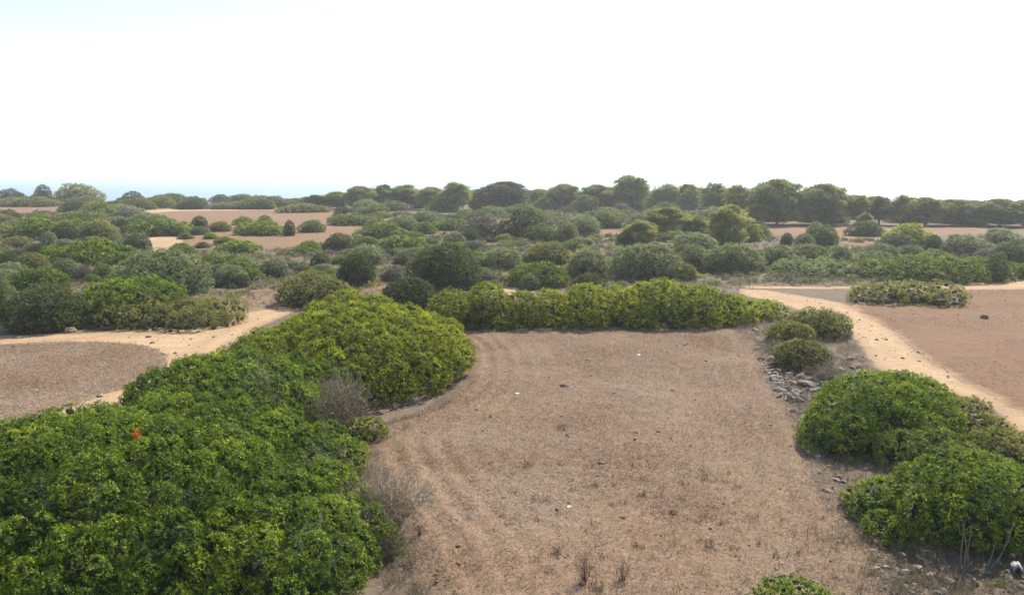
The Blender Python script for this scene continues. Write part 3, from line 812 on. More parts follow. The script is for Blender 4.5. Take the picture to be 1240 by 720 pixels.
FARL = [
    ('dark shrub behind the flat-topped green one at left', 'dark', 20, 84, 341, 366),
    ('dark green shrub above the left end of the large low bright mound', 'dark', 34, 60, 294, 312),
    ('dark shrub at the left edge below the large low bright mound', 'dark', 0, 28, 306, 331),
    ('brown-green shrub tucked under the large low bright mound', 'heath', 18, 62, 305, 332),
    ('silvery shrub in front of the large low bright mound', 'grey', 62, 98, 312, 338),
    ('dry brown shrub beside the silvery one', 'dry', 88, 116, 321, 340),
    ('dull green shrub on the right foot of the silvery one', 'dull', 112, 140, 318, 340),
    ('dark shrub at the corner of the sandy bend', 'dark', 148, 186, 283, 308),
    ('rounded yellow-green shrub left of the sandy bend', 'palepine', 92, 144, 264, 291),
    ('dark shrub at the left side of the rounded yellow-green one', 'dark', 62, 97, 269, 293),
    ('dark shrub beside the patch of sand at far left', 'dark', 34, 61, 270, 287),
    ('greyish shrub below the patch of sand at far left', 'grey', 50, 70, 280, 297),
    ('brown-green shrub by the left edge below the patch of sand', 'heath', 3, 42, 285, 302),
    ('bright green cushion at the left end of the long pink field', 'bright', 152, 236, 264, 287),
    ('dark shrub left of the bright cushion at the pink field', 'dark', 139, 160, 264, 284),
    ('small dark round shrub standing in the long pink field', 'dark', 231, 253, 261, 278),
    ('low brown shrub right of the small dark round one in the pink field', 'heath', 250, 283, 267, 281),
    ('low grey shrub at the foot of the small dark round one', 'grey', 228, 256, 273, 285),
    ('tiny green tuft shrub at the tip of the bright cushion', 'dull', 214, 236, 282, 290),
    ('tiny bright shrub alone above the low bright cushion pair', 'bright', 245, 264, 281, 290),
    ('rear one of the low bright cushion pair below the pink field', 'bright', 258, 288, 285, 297),
    ('front one of the low bright cushion pair below the pink field', 'bright', 261, 319, 289, 307),
    ('small yellowish shrub left of the low bright cushion pair', 'heath', 234, 257, 293, 301),
    ('bright green mound in the middle of the long pink field', 'bright', 285, 350, 265, 286),
    ('dark end of the bright mound in the long pink field', 'dark', 343, 359, 266, 286),
    ('smaller green shrub behind the left end of the bright mound in the pink field', 'dull', 280, 308, 261, 273),
    ('grey shrub poking up behind the bright mound in the pink field', 'grey', 312, 330, 260, 271),
    ('green oval shrub alone right of the bright mound in the pink field', 'dull', 360, 397, 265, 282),
    ('dark shrub at the top right corner of the long pink field', 'dark', 402, 433, 249, 268),
    ('dull green bank under the dark shrub at the corner of the pink field', 'dull', 393, 458, 257, 274),
    ('bright green mound at the right end of the long pink field', 'bright', 427, 500, 268, 293),
    ('green dome behind the bright mound at the right end of the pink field', 'dull', 498, 531, 267, 284),
    ('lumpy green shrub in front of the mound at the right end of the pink field', 'bright', 455, 517, 283, 304),
    ('pair-lobed dark shrub below the right end of the pink field', 'dark', 390, 433, 281, 304),
    ('green shrub left of the pair-lobed dark one', 'bright', 357, 391, 290, 307),
    ('dark olive shrub below the green shrub by the pink field', 'dark', 375, 401, 306, 327),
    ('broad olive shrub above the dark rounded one', 'grey', 418, 468, 295, 322),
    ('small dark round shrub right of the broad olive one', 'dark', 464, 481, 300, 314),
    ('dark olive shrub left of the tall dark shrub', 'dark', 475, 497, 307, 324),
    ('dead grey shrub beside the bare earth left of the tall dark shrub', 'dry', 458, 496, 320, 342),
    ('dark shrub in the scrub right of the feathery grey-green one', 'dark', 278, 306, 331, 349),
    ('grey-green shrub at the right shoulder of the feathery one', 'grey', 258, 302, 320, 348),
    ('wide dark shrub above the grey-green shoulder shrub', 'dark', 262, 302, 309, 324),
    ('purplish-grey shrub beyond the bare earth at left', 'grey', 312, 352, 312, 337),
    ('green shrub on the upper right of the feathery one', 'dull', 238, 278, 305, 327),
    ('large dark rounded shrub below the skyline, left of the pale pine bushes', 'dark', 600, 674, 250, 291),
    ('small bright shrub at the foot of the large dark rounded one', 'bright', 598, 626, 282, 293),
    ('olive shrub right of the large dark rounded one', 'grey', 670, 703, 268, 293),
    ('dull olive shrub left of the scrap of pink field', 'grey', 690, 728, 262, 287),
    ('small silver shrub directly behind the hedge', 'grey', 627, 657, 331, 352),
    ('dark green shrub directly behind the hedge, right of the silver one', 'dark', 690, 736, 329, 352),
    ('brownish skirt shrub at the right foot of the widest dome', 'heath', 808, 850, 318, 340),
    ('silvery low shrub under the pale pine bushes', 'grey', 806, 873, 280, 306),
    ('dark small shrub at the foot of the yellow pine bush', 'dark', 744, 769, 280, 299),
    ('wide low green shrub below the tallest pine', 'dull', 698, 758, 252, 277),
    ('low green mound at the left end of the strip of pink field', 'dull', 520, 578, 263, 280),
    ('low green mound above the strip of pink field', 'dull', 555, 602, 253, 270),
    ('dark tuft shrub below the strip of pink field', 'dark', 559, 582, 276, 294),
    ('grey shrub behind the top of the tall dark shrub', 'grey', 534, 567, 280, 302),
    ('round grey-green shrub standing in front of the right pink field', 'grey', 974, 1001, 268, 292),
    ('green shrub right of the round grey-green one by the right pink field', 'dull', 984, 1016, 272, 299),
    ('dark small shrub left of the round grey-green one by the right pink field', 'dark', 944, 961, 281, 298),
    ('grey low shrub in front of the round grey-green one', 'grey', 960, 988, 282, 300),
    ('dark green mound in the right pink field', 'dark', 1020, 1076, 266, 287),
    ('bright yellow-green mound at the right end of the right pink field', 'fresh', 1068, 1130, 269, 299),
    ('dark skirt shrub under the bright yellow-green mound', 'dark', 1060, 1113, 282, 302),
    ('grey-green shrub below the right pink field', 'grey', 995, 1038, 296, 320),
    ('wide grey shrub behind the small round grey one', 'grey', 1036, 1096, 294, 317),
    ('pale grey shrub above the long low mound', 'grey', 1085, 1122, 295, 314),
    ('dark upright shrub above the middle of the long low mound', 'dark', 1118, 1141, 283, 307),
    ('wide grey-green shrub above the right end of the long low mound', 'grey', 1130, 1202, 282, 310),
    ('grey-green shrub below the pines at the right edge', 'grey', 1180, 1242, 275, 302),
    ('dark shrub at the right edge above the curl of sandy track', 'dark', 1198, 1252, 292, 324),
    ('small dark shrub inside the curl of track at the right edge', 'dark', 1226, 1262, 318, 339),
    ('low green shrub at the left end of the right pink field', 'dull', 908, 931, 267, 285),
    # coast at far left
    ('pale yellow-green thicket on the ridge against the sea', 'palepine', 62, 126, 221, 246),
    ('dark shrub left of the pale thicket against the sea', 'dark', 42, 64, 223, 244),
    ('dark spreading shrub against the sea at the left edge', 'dark', -6, 34, 227, 246),
    ('brownish bank of shrub along the top of the small far field', 'heath', -4, 78, 237, 251),
    ('first dark shrub right of the pale thicket on the coast', 'dark', 146, 177, 231, 250),
    ('low brown-green shrub between the two dark coast shrubs', 'heath', 174, 216, 237, 252),
    ('wide dark coast shrub above the long pink field', 'dark', 212, 253, 239, 254),
    ('low grey-green coast shrub above the long pink field', 'grey', 250, 292, 244, 254),
    ('small round shrub on the coast against the sea', 'dark', 290, 305, 240, 253),
    ('dark shrub right of the small round one on the coast', 'dark', 304, 333, 241, 254),
    ('brown-green row shrub at the upper edge of the long pink field', 'heath', 333, 402, 245, 258),
    ('dark shrub above the right end of the small far field', 'dark', 72, 112, 242, 259),
    ('wide green shrub between the two far left fields', 'dull', 94, 148, 243, 264),
    ('grey-green shrub at the start of the pale track', 'grey', 112, 176, 246, 260),
    ('dark shrub at the left edge below the small far field', 'dark', -4, 29, 252, 271),
    ('green shrub at the lower right of the small far field', 'dull', 64, 128, 254, 270),
    ('low green shrub below the small far field', 'dull', 26, 72, 262, 275),
]
for lab, kind, x0, x1, yt, yb in FARL:
    X, Y, w, ry, h = from_px(x0, x1, yt, yb)
    pool_shrub(lab, kind, X, Y, w, ry, h, 'shrubs of the scrub belt', parts=(x1 - x0) >= 30)

# the rest of the scrub: many alike, placed where the photo shows scrub and no field or track
OPEN = [NEAR, LT, LOOP, RT, T8, BARE, F1, F2, F3, F3B, F4, T2, T3, T5, T6, T7, ROUGH]
KINDS = ['bright', 'dull', 'dark', 'grey', 'heath']
ADJ = {'bright': 'bright green', 'dull': 'dull green', 'dark': 'dark green', 'grey': 'grey-green', 'heath': 'brownish-green', 'dry': 'dry grey'}


def fill(n, ylo, yhi, xlo, xhi, wr, weights, where, group, hr=(.26, .42), gap=.50):
    """pixel band of foot positions"""
    done = tries = 0
    while done < n and tries < n * 60:
        tries += 1
        px, py = R.uniform(xlo, xhi), R.uniform(ylo, yhi)
        X, Y = at(px, py)
        w = R.uniform(*wr); r = w / 2
        q = np.array([[X, Y], [X - r * .8, Y], [X + r * .8, Y], [X, Y - r * .7]])
        if any(inside(q, P).any() for P in OPEN): continue
        S_ = np.array(SHRUBS)
        if np.any(np.hypot(S_[:, 0] - X, S_[:, 1] - Y) < gap * (S_[:, 2] + r)): continue
        k = str(R.choice(list(weights), p=np.array(list(weights.values())) / sum(weights.values())))
        pool_shrub('one of the small %s shrubs %s' % (ADJ[k], where), k, X, Y, w, r * R.uniform(.7, .95), w * R.uniform(*hr), group, parts=False)
        done += 1
    return done


WB = {'bright': .20, 'dull': .28, 'dark': .07, 'grey': .27, 'heath': .10, 'dry': .08}
nf = [fill(52, 290, 345, -20, 330, (1.0, 3.0), WB, 'crowding the scrub behind the left track', 'small scrub shrubs at left'),
      fill(70, 292, 345, 330, 860, (1.0, 3.0), WB, 'crowding the scrub behind the hedge', 'small scrub shrubs behind the hedge'),
      fill(30, 299, 330, 850, 1250, (1.0, 2.8), WB, 'crowding the scrub at right below the pines', 'small scrub shrubs at right'),
      fill(26, 262, 292, -20, 330, (3, 6), WB, 'round the far left fields', 'small scrub shrubs round the far left fields', (.25, .4)),
      fill(40, 262, 292, 330, 920, (3, 6), WB, 'between the pines and the scrub belt', 'small scrub shrubs below the pines', (.25, .42))]

def cover(P, n, wr, leaf, per_m2, label, avoid, mats=('grey', 'heath', 'dry')):
    Q = scatter(P, n, lambda q: vnoise(q, .12, 12) > .30)
    for A in avoid: Q = Q[~inside(Q, A)]
    for mi, mk in enumerate(mats):
        q = Q[mi::len(mats)]; Vs, Fs, Ts, o = [], [], [], 0
        for x, y in q:
            w = R.uniform(*wr); k = int(per_m2 * w * w) + 6; lf = leaf * depth(y) / 60
            d = rand_dirs(k); d[:, 2] = np.abs(d[:, 2])
            Pp = np.array([x, y, 0]) + d * R.uniform(.5, 1, (k, 1)) * np.array([w * .5, w * .5, w * R.uniform(.22, .4)])
            V, F = leaf_tris(Pp, d + np.array([0, 0, .5]), 5, lf, lf * .45, (.7, 1.5), lf * .5)
            V[:, 2] = np.maximum(V[:, 2], .01)
            Vs.append(V); Fs.append(F + o); o += len(V)
            Ts.append(np.repeat(np.clip(R.normal(.5, .15) + R.normal(0, .15, len(F)), 0, 1), 3))
        me = mesh_from('ground_cover', np.concatenate(Vs), np.concatenate(Fs), M[mk], {'tint': np.concatenate(Ts)}); N_TRI[0] += len(me.polygons)
        tag(link('ground_cover', me), kind='stuff', label=label)


COVER = smooth_poly([(-60, 292), (130, 325), (300, 308), (440, 292), (640, 285), (920, 290), (1300, 296), (1300, 330), (1040, 345), (900, 347), (700, 349), (560, 356), (470, 345), (420, 356), (330, 350), (262, 372), (-60, 372)])
cover(COVER, 2600, (.35, 1.1), .16, 26, 'low dry scrub covering the ground between the shrubs', (LT, RT, T8, BARE, T2, T5))
cover(smooth_poly([(-60, 262), (140, 262), (220, 306), (440, 292), (500, 262), (760, 256), (910, 262), (920, 292), (640, 287), (440, 296), (130, 326), (-60, 294)]), 1100, (.8, 2.0), .14, 8,
      'low scrub covering the ground round the far fields', (F1, F2, F3, F3B, F4, T2, T3))

# ------------------------------------------------------------------ pines of the skyline
def pine_shape(w, d, h, low, n, top):
    """unit-height tree: clumps of needles spread through the crown's volume, on limbs from a bent trunk"""
    cl = []
    zc, hz = low + (1 - low) * .5, (1 - low) * .5
    for i in range(n * 7):
        q = rand_dirs(1)[0] * R.uniform(.35, .92)
        if top == 'flat': q[2] = abs(q[2]) ** 1.2 * 1.0 - .25
        if low < .06:
            q[2] = R.uniform(-.95, .97); q[:2] = unit(q[:2]) * (1 - abs(q[2]) ** 2.1) ** .62 * R.uniform(.3, 1.05)
        x, y, z = q[0] * w * .42, q[1] * d * .42, zc + q[2] * hz
        r = R.uniform(.06, .125) * (1.15 - .35 * abs(q[2]))
        cl.append((x, y, z, r * w, r * d, r * R.uniform(.85, 1.15)))
    cl.append((R.uniform(-.08, .08) * w, 0, .86, .15 * w, .15 * d, .10))
    Vs, Fs, Ts, o = [], [], [], 0
    for (x, y, z, a, b, c) in cl:
        k = int(85 * a * b / .014) + 16
        dd = rand_dirs(k); up = R.random(k) < .6; dd[up, 2] = np.abs(dd[up, 2])
        P = np.array([x, y, z]) + dd * R.uniform(.45, 1.4, (k, 1)) * np.array([a, b, c])
        N = unit(dd + np.array([0, 0, .9]) + .4 * rand_dirs(k))
        V, F = leaf_tris(P, N, 6, .040, .017, (.7, 1.5), .02)
        Vs.append(V); Fs.append(F + o); o += len(V)
        t = np.clip(.5 + .16 * R.normal() + R.normal(0, .14, k), 0, 1)
        Ts.append(np.repeat(np.clip(np.repeat(t, 6) + R.normal(0, .1, k * 6), 0, 1), 3))
    g = (np.concatenate(Vs), np.concatenate(Fs), np.concatenate(Ts), None, None, None)
    lean = R.uniform(-.06, .06)
    tr = [(np.array([(0, 0, 0), (lean * .4, 0, .22), (lean, .01, .5), (lean * .6, 0, .85)]), np.array([.030, .024, .017, .006]))]
    for (x, y, z, a, b, c) in cl[:14]:
        z0 = max(.12, z * .62)
        tr.append((np.array([(lean * z0 * 1.5, 0, z0), ((x + lean * z0) * .5, y * .5, z * .85), (x, y, z)]), np.array([.013, .009, .004])))
    return g, tubes(tr, 6)


PINES = [pine_shape(w, w * .85, 1, low, n, top) for w, low, n, top in ((1.05, .12, 13, 'round'), (.9, .12, 12, 'round'), (1.15, .08, 13, 'round'), (.8, .10, 11, 'round'), (1.0, .15, 12, 'round'), (1.25, .05, 15, 'round'), (1.1, -.04, 14, 'round'))]
PWID = [1.05, .9, 1.15, .8, 1.0, 1.25, 1.1]
PDIM = [np.ptp(p[0][0], axis=0) for p in PINES]
PTR = [mesh_from('trunk', *p[1], M['bark'], smooth=True) for p in PINES]


def pine(label, x0, x1, yt, yb, kind='pine', group='pines along the skyline', shape=None, name='pine_tree', cat='tree'):
    cx = (x0 + x1) / 2
    X, Y = at(cx, yb - 4 if yb >= 274 and cat == 'tree' and name == 'pine_tree' else yb)
    w = (x1 - x0) / FPX * depth(Y); h = z_at(yt, Y)
    ar = w / h
    i = shape if shape is not None else int(np.argmin([abs(ar - q) + R.uniform(0, .2) for q in PWID]))
    if ('p', i) not in PM:
        PM[('p', i)] = foliage_mesh('crown', PINES[i][0], M['pine'], core=False)
    o = tag(link(name, None, loc=(X, Y, 0)), label, cat, group)
    tag(wear(link('crown', PM[('p', i)], o), M[kind]), kind='stuff')
    link('trunk', PTR[i], o)
    k = 1.22 * w / PDIM[i][:2].mean()
    o.scale = (k, k, h / PINES[i][0][0][:, 2].max()); o.rotation_euler = (0, 0, R.uniform(0, 6.28))
    SHRUBS.append((X, Y, w * .3))
    return o


TREES = [
    ('tallest round-crowned pine rising above the skyline, sky showing through it', 740, 786, 209, 256, 'pine', 0),
    ('first pine left of the tallest one', 700, 744, 222, 256, 'pine', None),
    ('second pine left of the tallest one', 662, 706, 221, 254, 'pine', None),
    ('small pine filling the dip left of the second pine from the tallest', 640, 668, 228, 252, 'palepine', None),
    ('broad dark pine halfway between the tallest pine and the left end of the belt', 585, 641, 218, 254, 'dark', 5),
    ('low pine left of the broad dark pine', 564, 592, 228, 254, 'pine', None),
    ('upright dark pine, highest of the left half of the belt', 532, 572, 218, 256, 'pine', None),
    ('pale pine left of the upright dark pine', 504, 540, 225, 254, 'palepine', None),
    ('second pine left of the upright dark pine', 475, 510, 222, 253, 'pine', None),
    ('third pine left of the upright dark pine', 448, 482, 222, 253, 'pine', None),
    ('fourth pine left of the upright dark pine', 417, 454, 224, 254, 'palepine', None),
    ('low pine near the left end of the belt', 392, 424, 231, 253, 'pine', None),
    ('leftmost and lowest pine of the belt, next to the sea', 368, 397, 235, 253, 'dark', None),
    ('first pine right of the tallest one, with a gap of sky between', 790, 822, 221, 256, 'pine', None),
    ('second pine right of the tallest one', 814, 850, 221, 256, 'palepine', None),
    ('third pine right of the tallest one', 846, 884, 219, 262, 'pine', None),
    ('fourth pine right of the tallest one', 876, 914, 222, 266, 'pine', None),
    ('largest dark pine behind the right pink field', 908, 973, 214, 276, 'pine', 5),
    ('large pale pine right of the largest dark one', 966, 1027, 220, 276, 'palepine', 5),
    ('low pine right of the large pale one', 1022, 1054, 234, 276, 'palepine', None),
    ('second low pine right of the large pale one', 1046, 1082, 236, 276, 'dark', None),
    ('third low pine right of the large pale one', 1074, 1107, 234, 277, 'pine', None),
    ('fourth low pine right of the large pale one', 1098, 1142, 237, 277, 'pine', None),
    ('fifth low pine right of the large pale one', 1132, 1174, 239, 277, 'pine', None),
    ('small pine in the dip before the right-hand end of the belt', 1163, 1192, 249, 276, 'palepine', None),
    ('round pine after the dip at the right end of the belt', 1178, 1242, 239, 278, 'pine', 5),
    ('pine cut by the right edge of the belt', 1228, 1282, 243, 279, 'pine', None),
]
for lab, x0, x1, yt, yb, k, s in TREES: pine(lab, x0, x1, yt, yb, k, shape=s)
PB = [
    ('yellowish pine bush right of the scrap of pink field', 752, 797, 265, 297, 'palepine'),
    ('dark-hearted pale pine bush right behind the yellowish one', 779, 833, 249, 288, 'palepine'),
    ('pale pine bush in the gap between the two largest pine bushes', 824, 862, 260, 288, 'palepine'),
    ('largest pale pine bush, in front of the pines right of centre', 856, 909, 246, 297, 'palepine'),
    ('small yellow-green pine bush at the right foot of the largest pine bush', 898, 922, 270, 292, 'palepine'),
    ('pale little pine at the foot of the low pines at right', 1038, 1058, 256, 276, 'palepine'),
]
for lab, x0, x1, yt, yb, k in PB: pine(lab, x0, x1, yt, yb, k, 'pale young pines in front of the belt', 6, 'pale_pine_bush', 'tree')
# a second, fainter row behind
for px in np.arange(372, 1290, 11):
    x = px + R.uniform(-7, 7)
    base = np.interp(x, [370, 560, 760, 900, 960, 1280], [247, 246, 247, 256, 264, 266])
    top = np.interp(x, [370, 430, 560, 760, 860, 960, 1040, 1170, 1280], [238, 229, 228, 229, 226, 226, 236, 241, 242]) + R.uniform(-1, 5)
    pine('one of the pines in the dense second row behind the skyline pines', x - R.uniform(13, 20), x + R.uniform(13, 20), top, base, str(R.choice(['pine', 'pine', 'dark', 'palepine'])), 'pines of the second row')
fill(50, 246, 262, 370, 910, (3.5, 6.5), WB, 'in the undergrowth at the foot of the pines', 'undergrowth shrubs below the pines', (.3, .5), .35)
fill(30, 264, 271.5, 900, 1260, (3.5, 6), {'dark': .5, 'dull': .3, 'heath': .2}, 'in the undergrowth along the pines at right', 'undergrowth shrubs along the pines at right', (.3, .5), .12)
fill(40, 243, 254, -10, 390, (4, 8), {'dark': .4, 'dull': .3, 'heath': .3}, 'along the coast in front of the sea', 'coast shrubs', (.18, .32), .25)

# ------------------------------------------------------------------ dead twiggy shrubs, bare stems, weeds
def twig_shrub(label, X, Y, rx, h, n, mat, name='dead_shrub', cat='shrub', r=.006, up=.6, leaves=None, group=None):
    paths = []
    for i in range(n):
        a = R.uniform(0, 2 * math.pi); s = R.random() ** .6
        b = np.array([math.cos(a) * .12 * rx, math.sin(a) * .12 * rx, 0])
        t = np.array([math.cos(a) * rx * s, math.sin(a) * rx * s, h * R.uniform(.55, 1.0) * (1 - .35 * s * s)])
        m = b * .5 + t * .5 + np.array([0, 0, up * .2 * h]) + R.normal(0, .05, 3)
        paths.append((np.array([b, m, t]), np.array([r, r * .7, r * .25])))
        for k in range(3):
            f = R.uniform(.4, .95); p0 = m * (1 - f) + t * f
            p1 = p0 + (t - m) * R.uniform(.2, .5) + R.normal(0, .12 * h, 3); p1[2] = max(p1[2], .05)
            paths.append((np.array([p0, (p0 + p1) / 2 + R.normal(0, .02, 3), p1]), np.array([r * .5, r * .4, r * .2])))
    v, f = tubes(paths, 3)
    root = tag(link(name, None, loc=(X, Y, 0)), label, cat, group)
    tag(link('twigs', mesh_from('twigs', v, f, mat), root), kind='stuff')
    if leaves:
        k, mt, L = leaves
        P = np.column_stack([R.normal(0, rx * .45, k), R.normal(0, rx * .45, k), np.abs(R.uniform(.1, .9, k)) * h * .85])
        V, F = leaf_tris(P, rand_dirs(k) + np.array([0, 0, 1.2]), 6, L, L * .2, (.1, .9), .05)
        tag(link('foliage', mesh_from('foliage', V, F, mt, {'tint': np.repeat(np.clip(R.normal(.5, .2, len(F)), 0, 1), 3)}), root), kind='stuff')
    SHRUBS.append((X, Y, rx))
    return root


twig_shrub('tall grey dead shrub with bare twigs between the green bank and the yellow-green dome', -4.6, 21.1, .9, 1.8, 190, M['greytwig'], leaves=(420, M['dry'], .09))
twig_shrub('low grey dead shrub at the right edge of the huge lower left shrub', -2.4, 15.2, 1.0, 1.3, 260, M['greytwig'], leaves=(300, M['dry'], .07))
twig_shrub('spindly green and grey shrub on the edge of the stubble field below the dead shrub', -2.2, 14.1, .42, .75, 60, M['palestem'], 'thin_shrub', leaves=(90, M['fresh'], .07))
twig_shrub('bare grey twigs poking out of the bank beside the left track', -6.4, 20.2, .6, 2.35, 40, M['greytwig'], 'dead_branch', 'branch')
twig_shrub('grey dry shrub beside the rock heap and the right track', 10.7, 27.2, .9, .55, 150, M['greytwig'], leaves=(240, M['dry'], .08))
twig_shrub('grey dry shrub behind the three olive-brown shrubs on the bank', 10.4, 31.5, 1.0, .45, 120, M['greytwig'], leaves=(200, M['dry'], .08))
for lab, px, py, rx, h, n in (('tallest dark brown weed in the foreground of the stubble field', 708, 706, .16, .62, 34), ('second dark brown weed right of the tallest in the foreground', 754, 704, .13, .40, 26),
                              ('short brown weed left of the tallest weed', 676, 672, .14, .25, 22), ('short brown weed at the bottom of the stubble field', 725, 716, .12, .22, 20),
                              ('short brown weed at the left edge of the stubble field', 508, 650, .13, .33, 22), ('brown weed tuft below the two stones in the stubble field', 640, 566, .16, .2, 22),
                              ('dark weed tuft in the upper stubble field', 680, 521, .22, .22, 26), ('brown weed tuft near the lower right shrub', 860, 664, .16, .24, 24)):
    X, Y = at(px, py)
    twig_shrub(lab, X, Y, rx, h, n, M['brownweed'], 'weed', 'weed', .004, group='brown weeds in the stubble field')


def weed_tufts(n):
    Q = scatter(smooth_poly([(500, 600), (700, 560), (1000, 590), (1080, 690), (1000, 760), (520, 760)]), n)
    q = np.repeat(Q, 16, 0) + R.normal(0, .05, (len(Q) * 16, 2))
    m = len(q); e = R.uniform(.5, 1.4, m); th = R.uniform(0, 6.28, m); L = R.uniform(.06, .2, m)
    d = np.stack([np.cos(th) * np.cos(e), np.sin(th) * np.cos(e), np.sin(e)], 1); B = np.column_stack([q, np.full(m, .03)])
    sd_ = np.stack([-np.sin(th), np.cos(th), 0 * th], 1) * .006
    me = mesh_from('dry_weeds', np.stack([B - sd_, B + sd_, B + d * L[:, None]], 1).reshape(-1, 3), np.arange(3 * m).reshape(-1, 3), M['brownweed'])
    tag(link('dry_weeds', me), kind='stuff', label='short brown weed tufts dotted over the lower stubble field')


weed_tufts(110)


def bare_stems(label, pts, name='bare_stem'):
    paths = []
    for poly, r in pts:
        P = np.array(poly, float); paths.append((P, np.linspace(r, r * .45, len(P))))
    v, f = tubes(paths, 6)
    c = v[:, :2].mean(0); v[:, :2] -= c
    return tag(link(name, mesh_from(name, v, f, M['palestem'], smooth=True), loc=(c[0], c[1], 0)), label, 'branch', 'bare stems under the lower right shrub')


bx, by = at(1166, 694)
bare_stems('cluster of pale upright stems under the lower right shrub', [([(bx - .06, by, 0), (bx - .05, by + .02, .45), (bx + .02, by + .12, .95)], .016), ([(bx, by - .02, 0), (bx + .02, by, .5), (bx - .04, by + .1, .95)], .018),
           ([(bx + .09, by, 0), (bx + .07, by + .03, .4), (bx + .14, by + .1, .85)], .014), ([(bx - .38, by + .08, 0), (bx - .38, by + .1, .45)], .010)])
bx, by = at(1196, 692)
bare_stems('pale forked stem leaning to the right under the lower right shrub', [([(bx, by, 0), (bx + .16, by, .22), (bx + .30, by + .02, .52), (bx + .42, by + .08, .85)], .026), ([(bx - .02, by, .02), (bx + .03, by, .25), (bx + .12, by + .05, .5)], .015)])

# a spray of red leaves on the big shrub
def red_spray():
    X, Y = -6.95, 15.0
    d = 0
    P = np.column_stack([R.normal(0, .03, 12), R.normal(0, .025, 12), R.normal(0, .03, 12)])
    V, F = leaf_tris(P, rand_dirs(12) + np.array([0, -.5, .8]), 6, .045, .024, (.2, 1.2), .03)
    me = mesh_from('red_leaf_spray', V, F, M['red'], {'tint': np.repeat(R.random(len(F)), 3)})
    return tag(link('red_leaf_spray', me, loc=(X, Y, 2.78)), 'small spray of orange-red leaves on the huge lower left shrub', 'leaves')


RED = red_spray()
f = [c for c in H1.children if c.name.startswith('foliage')][0]
co = np.zeros(len(f.data.vertices) * 3, np.float32); f.data.vertices.foreach_get('co', co)
co = co.reshape(-1, 3) + np.array(H1.location)
dr = unit(ray(168, 527)); rel = co - np.array([0, 0, CAM_H]); tt = rel @ dr
near = np.nonzero(np.linalg.norm(rel - tt[:, None] * dr, axis=1) < .05)[0]
RED.location = co[near[np.argmin(tt[near])]] + np.array([0, -.02, .04])

# ------------------------------------------------------------------ stones
def stone_mesh(i, mat):
    v, f = ICO1 if i % 2 else ICO2
    v = v * (1 + .20 * R.standard_normal(len(v)))[:, None].clip(-.3, .3) if i % 2 else v * (1 + .07 * R.standard_normal(len(v)))[:, None]
    for k in range(5):                    # chip flat faces
        n_ = rand_dirs(1)[0]; c = R.uniform(.45, .8); dd = v @ n_; v = v - np.maximum(dd - c, 0)[:, None] * n_
    v = v * np.array([.5, R.uniform(.32, .46), R.uniform(.22, .36)])
    return mesh_from('stone', v, f, mat)


ST = {k: [stone_mesh(i, M[k]) for i in range(5)] for k in ('stone', 'darkstone', 'whitestone', 'earth')}


def stone(label, px, py, size, kind='stone', group=None, z=0.0):
    X, Y = at(px, py)
    me = ST[kind][int(R.integers(5))]
    nm, cat = ('earth_clod', 'clod') if kind == 'earth' else ('stone', 'stone')
    o = tag(link(nm, me, loc=(X, Y, size * .12 + z)), label, cat, group)
    o.scale = (size * R.uniform(.9, 1.1), size * R.uniform(.8, 1.1), size * R.uniform(.8, 1.1))
    o.rotation_euler = (R.uniform(-.3, .3), R.uniform(-.3, .3), R.uniform(0, 6.28))
    return o


GF = 'stones lying in the stubble field'
for lab, px, py, s, k in (
    ('reddish stone left of centre in the stubble field', 629, 557, .24, 'stone'), ('pale flat stone right of the reddish stone in the stubble field', 727, 562, .22, 'stone'),
    ('dark clod just above and right of the reddish stone', 648, 549, .20, 'earth'), ('dark clod at the left edge of the stubble field', 497, 597, .26, 'earth'),
    ('white flat stone below the clod at the left edge of the field', 507, 607, .16, 'whitestone'), ('small pale stone beside the white flat stone', 519, 607, .12, 'stone'),
    ('brightest white stone in the lower stubble field', 666, 638, .11, 'whitestone'), ('pale stone just below the brightest white one', 670, 647, .17, 'stone'),
    ('pale stone up and right of the brightest white one', 689, 615, .15, 'whitestone'), ('flat pale stone low left in the stubble field', 586, 675, .17, 'stone'),
    ('pale stone at the right middle of the stubble field', 781, 579, .14, 'stone'), ('pale stone between field centre and weeds', 737, 609, .14, 'stone'),
    ('pinkish stone in the upper middle of the stubble field', 772, 525, .17, 'stone'), ('pale stone by the right shrubs, left one of two', 974, 588, .20, 'stone'),
    ('pale stone by the right shrubs, right one of two', 1011, 593, .22, 'stone'), ('dark clod left of the two pale stones by the right shrubs', 959, 599, .17, 'earth'),
    ('white stone at the right rim of the stubble field below the rock heap', 952, 484, .17, 'whitestone'), ('small white stone near the lower right shrub', 1017, 656, .10, 'whitestone'),
    ('tan stone at the bottom edge left of the low cut-off shrub', 845, 714, .14, 'stone'), ('white stone high in the stubble field right of centre', 773, 431, .20, 'whitestone'),
    ('reddish stone in the upper left of the stubble field', 683, 469, .34, 'stone'), ('white stone in the upper left of the stubble field', 626, 478, .20, 'whitestone'),
    ('dark clod high in the stubble field', 711, 437, .28, 'earth'), ('tan stone near the foot of the yellow-green dome', 594, 506, .28, 'stone'),
    ('brown clod low in the middle of the stubble field', 724, 577, .18, 'earth'), ('pale stone right of the weeds', 980, 650, .18, 'stone')):
    stone(lab, px, py, s, k, GF)
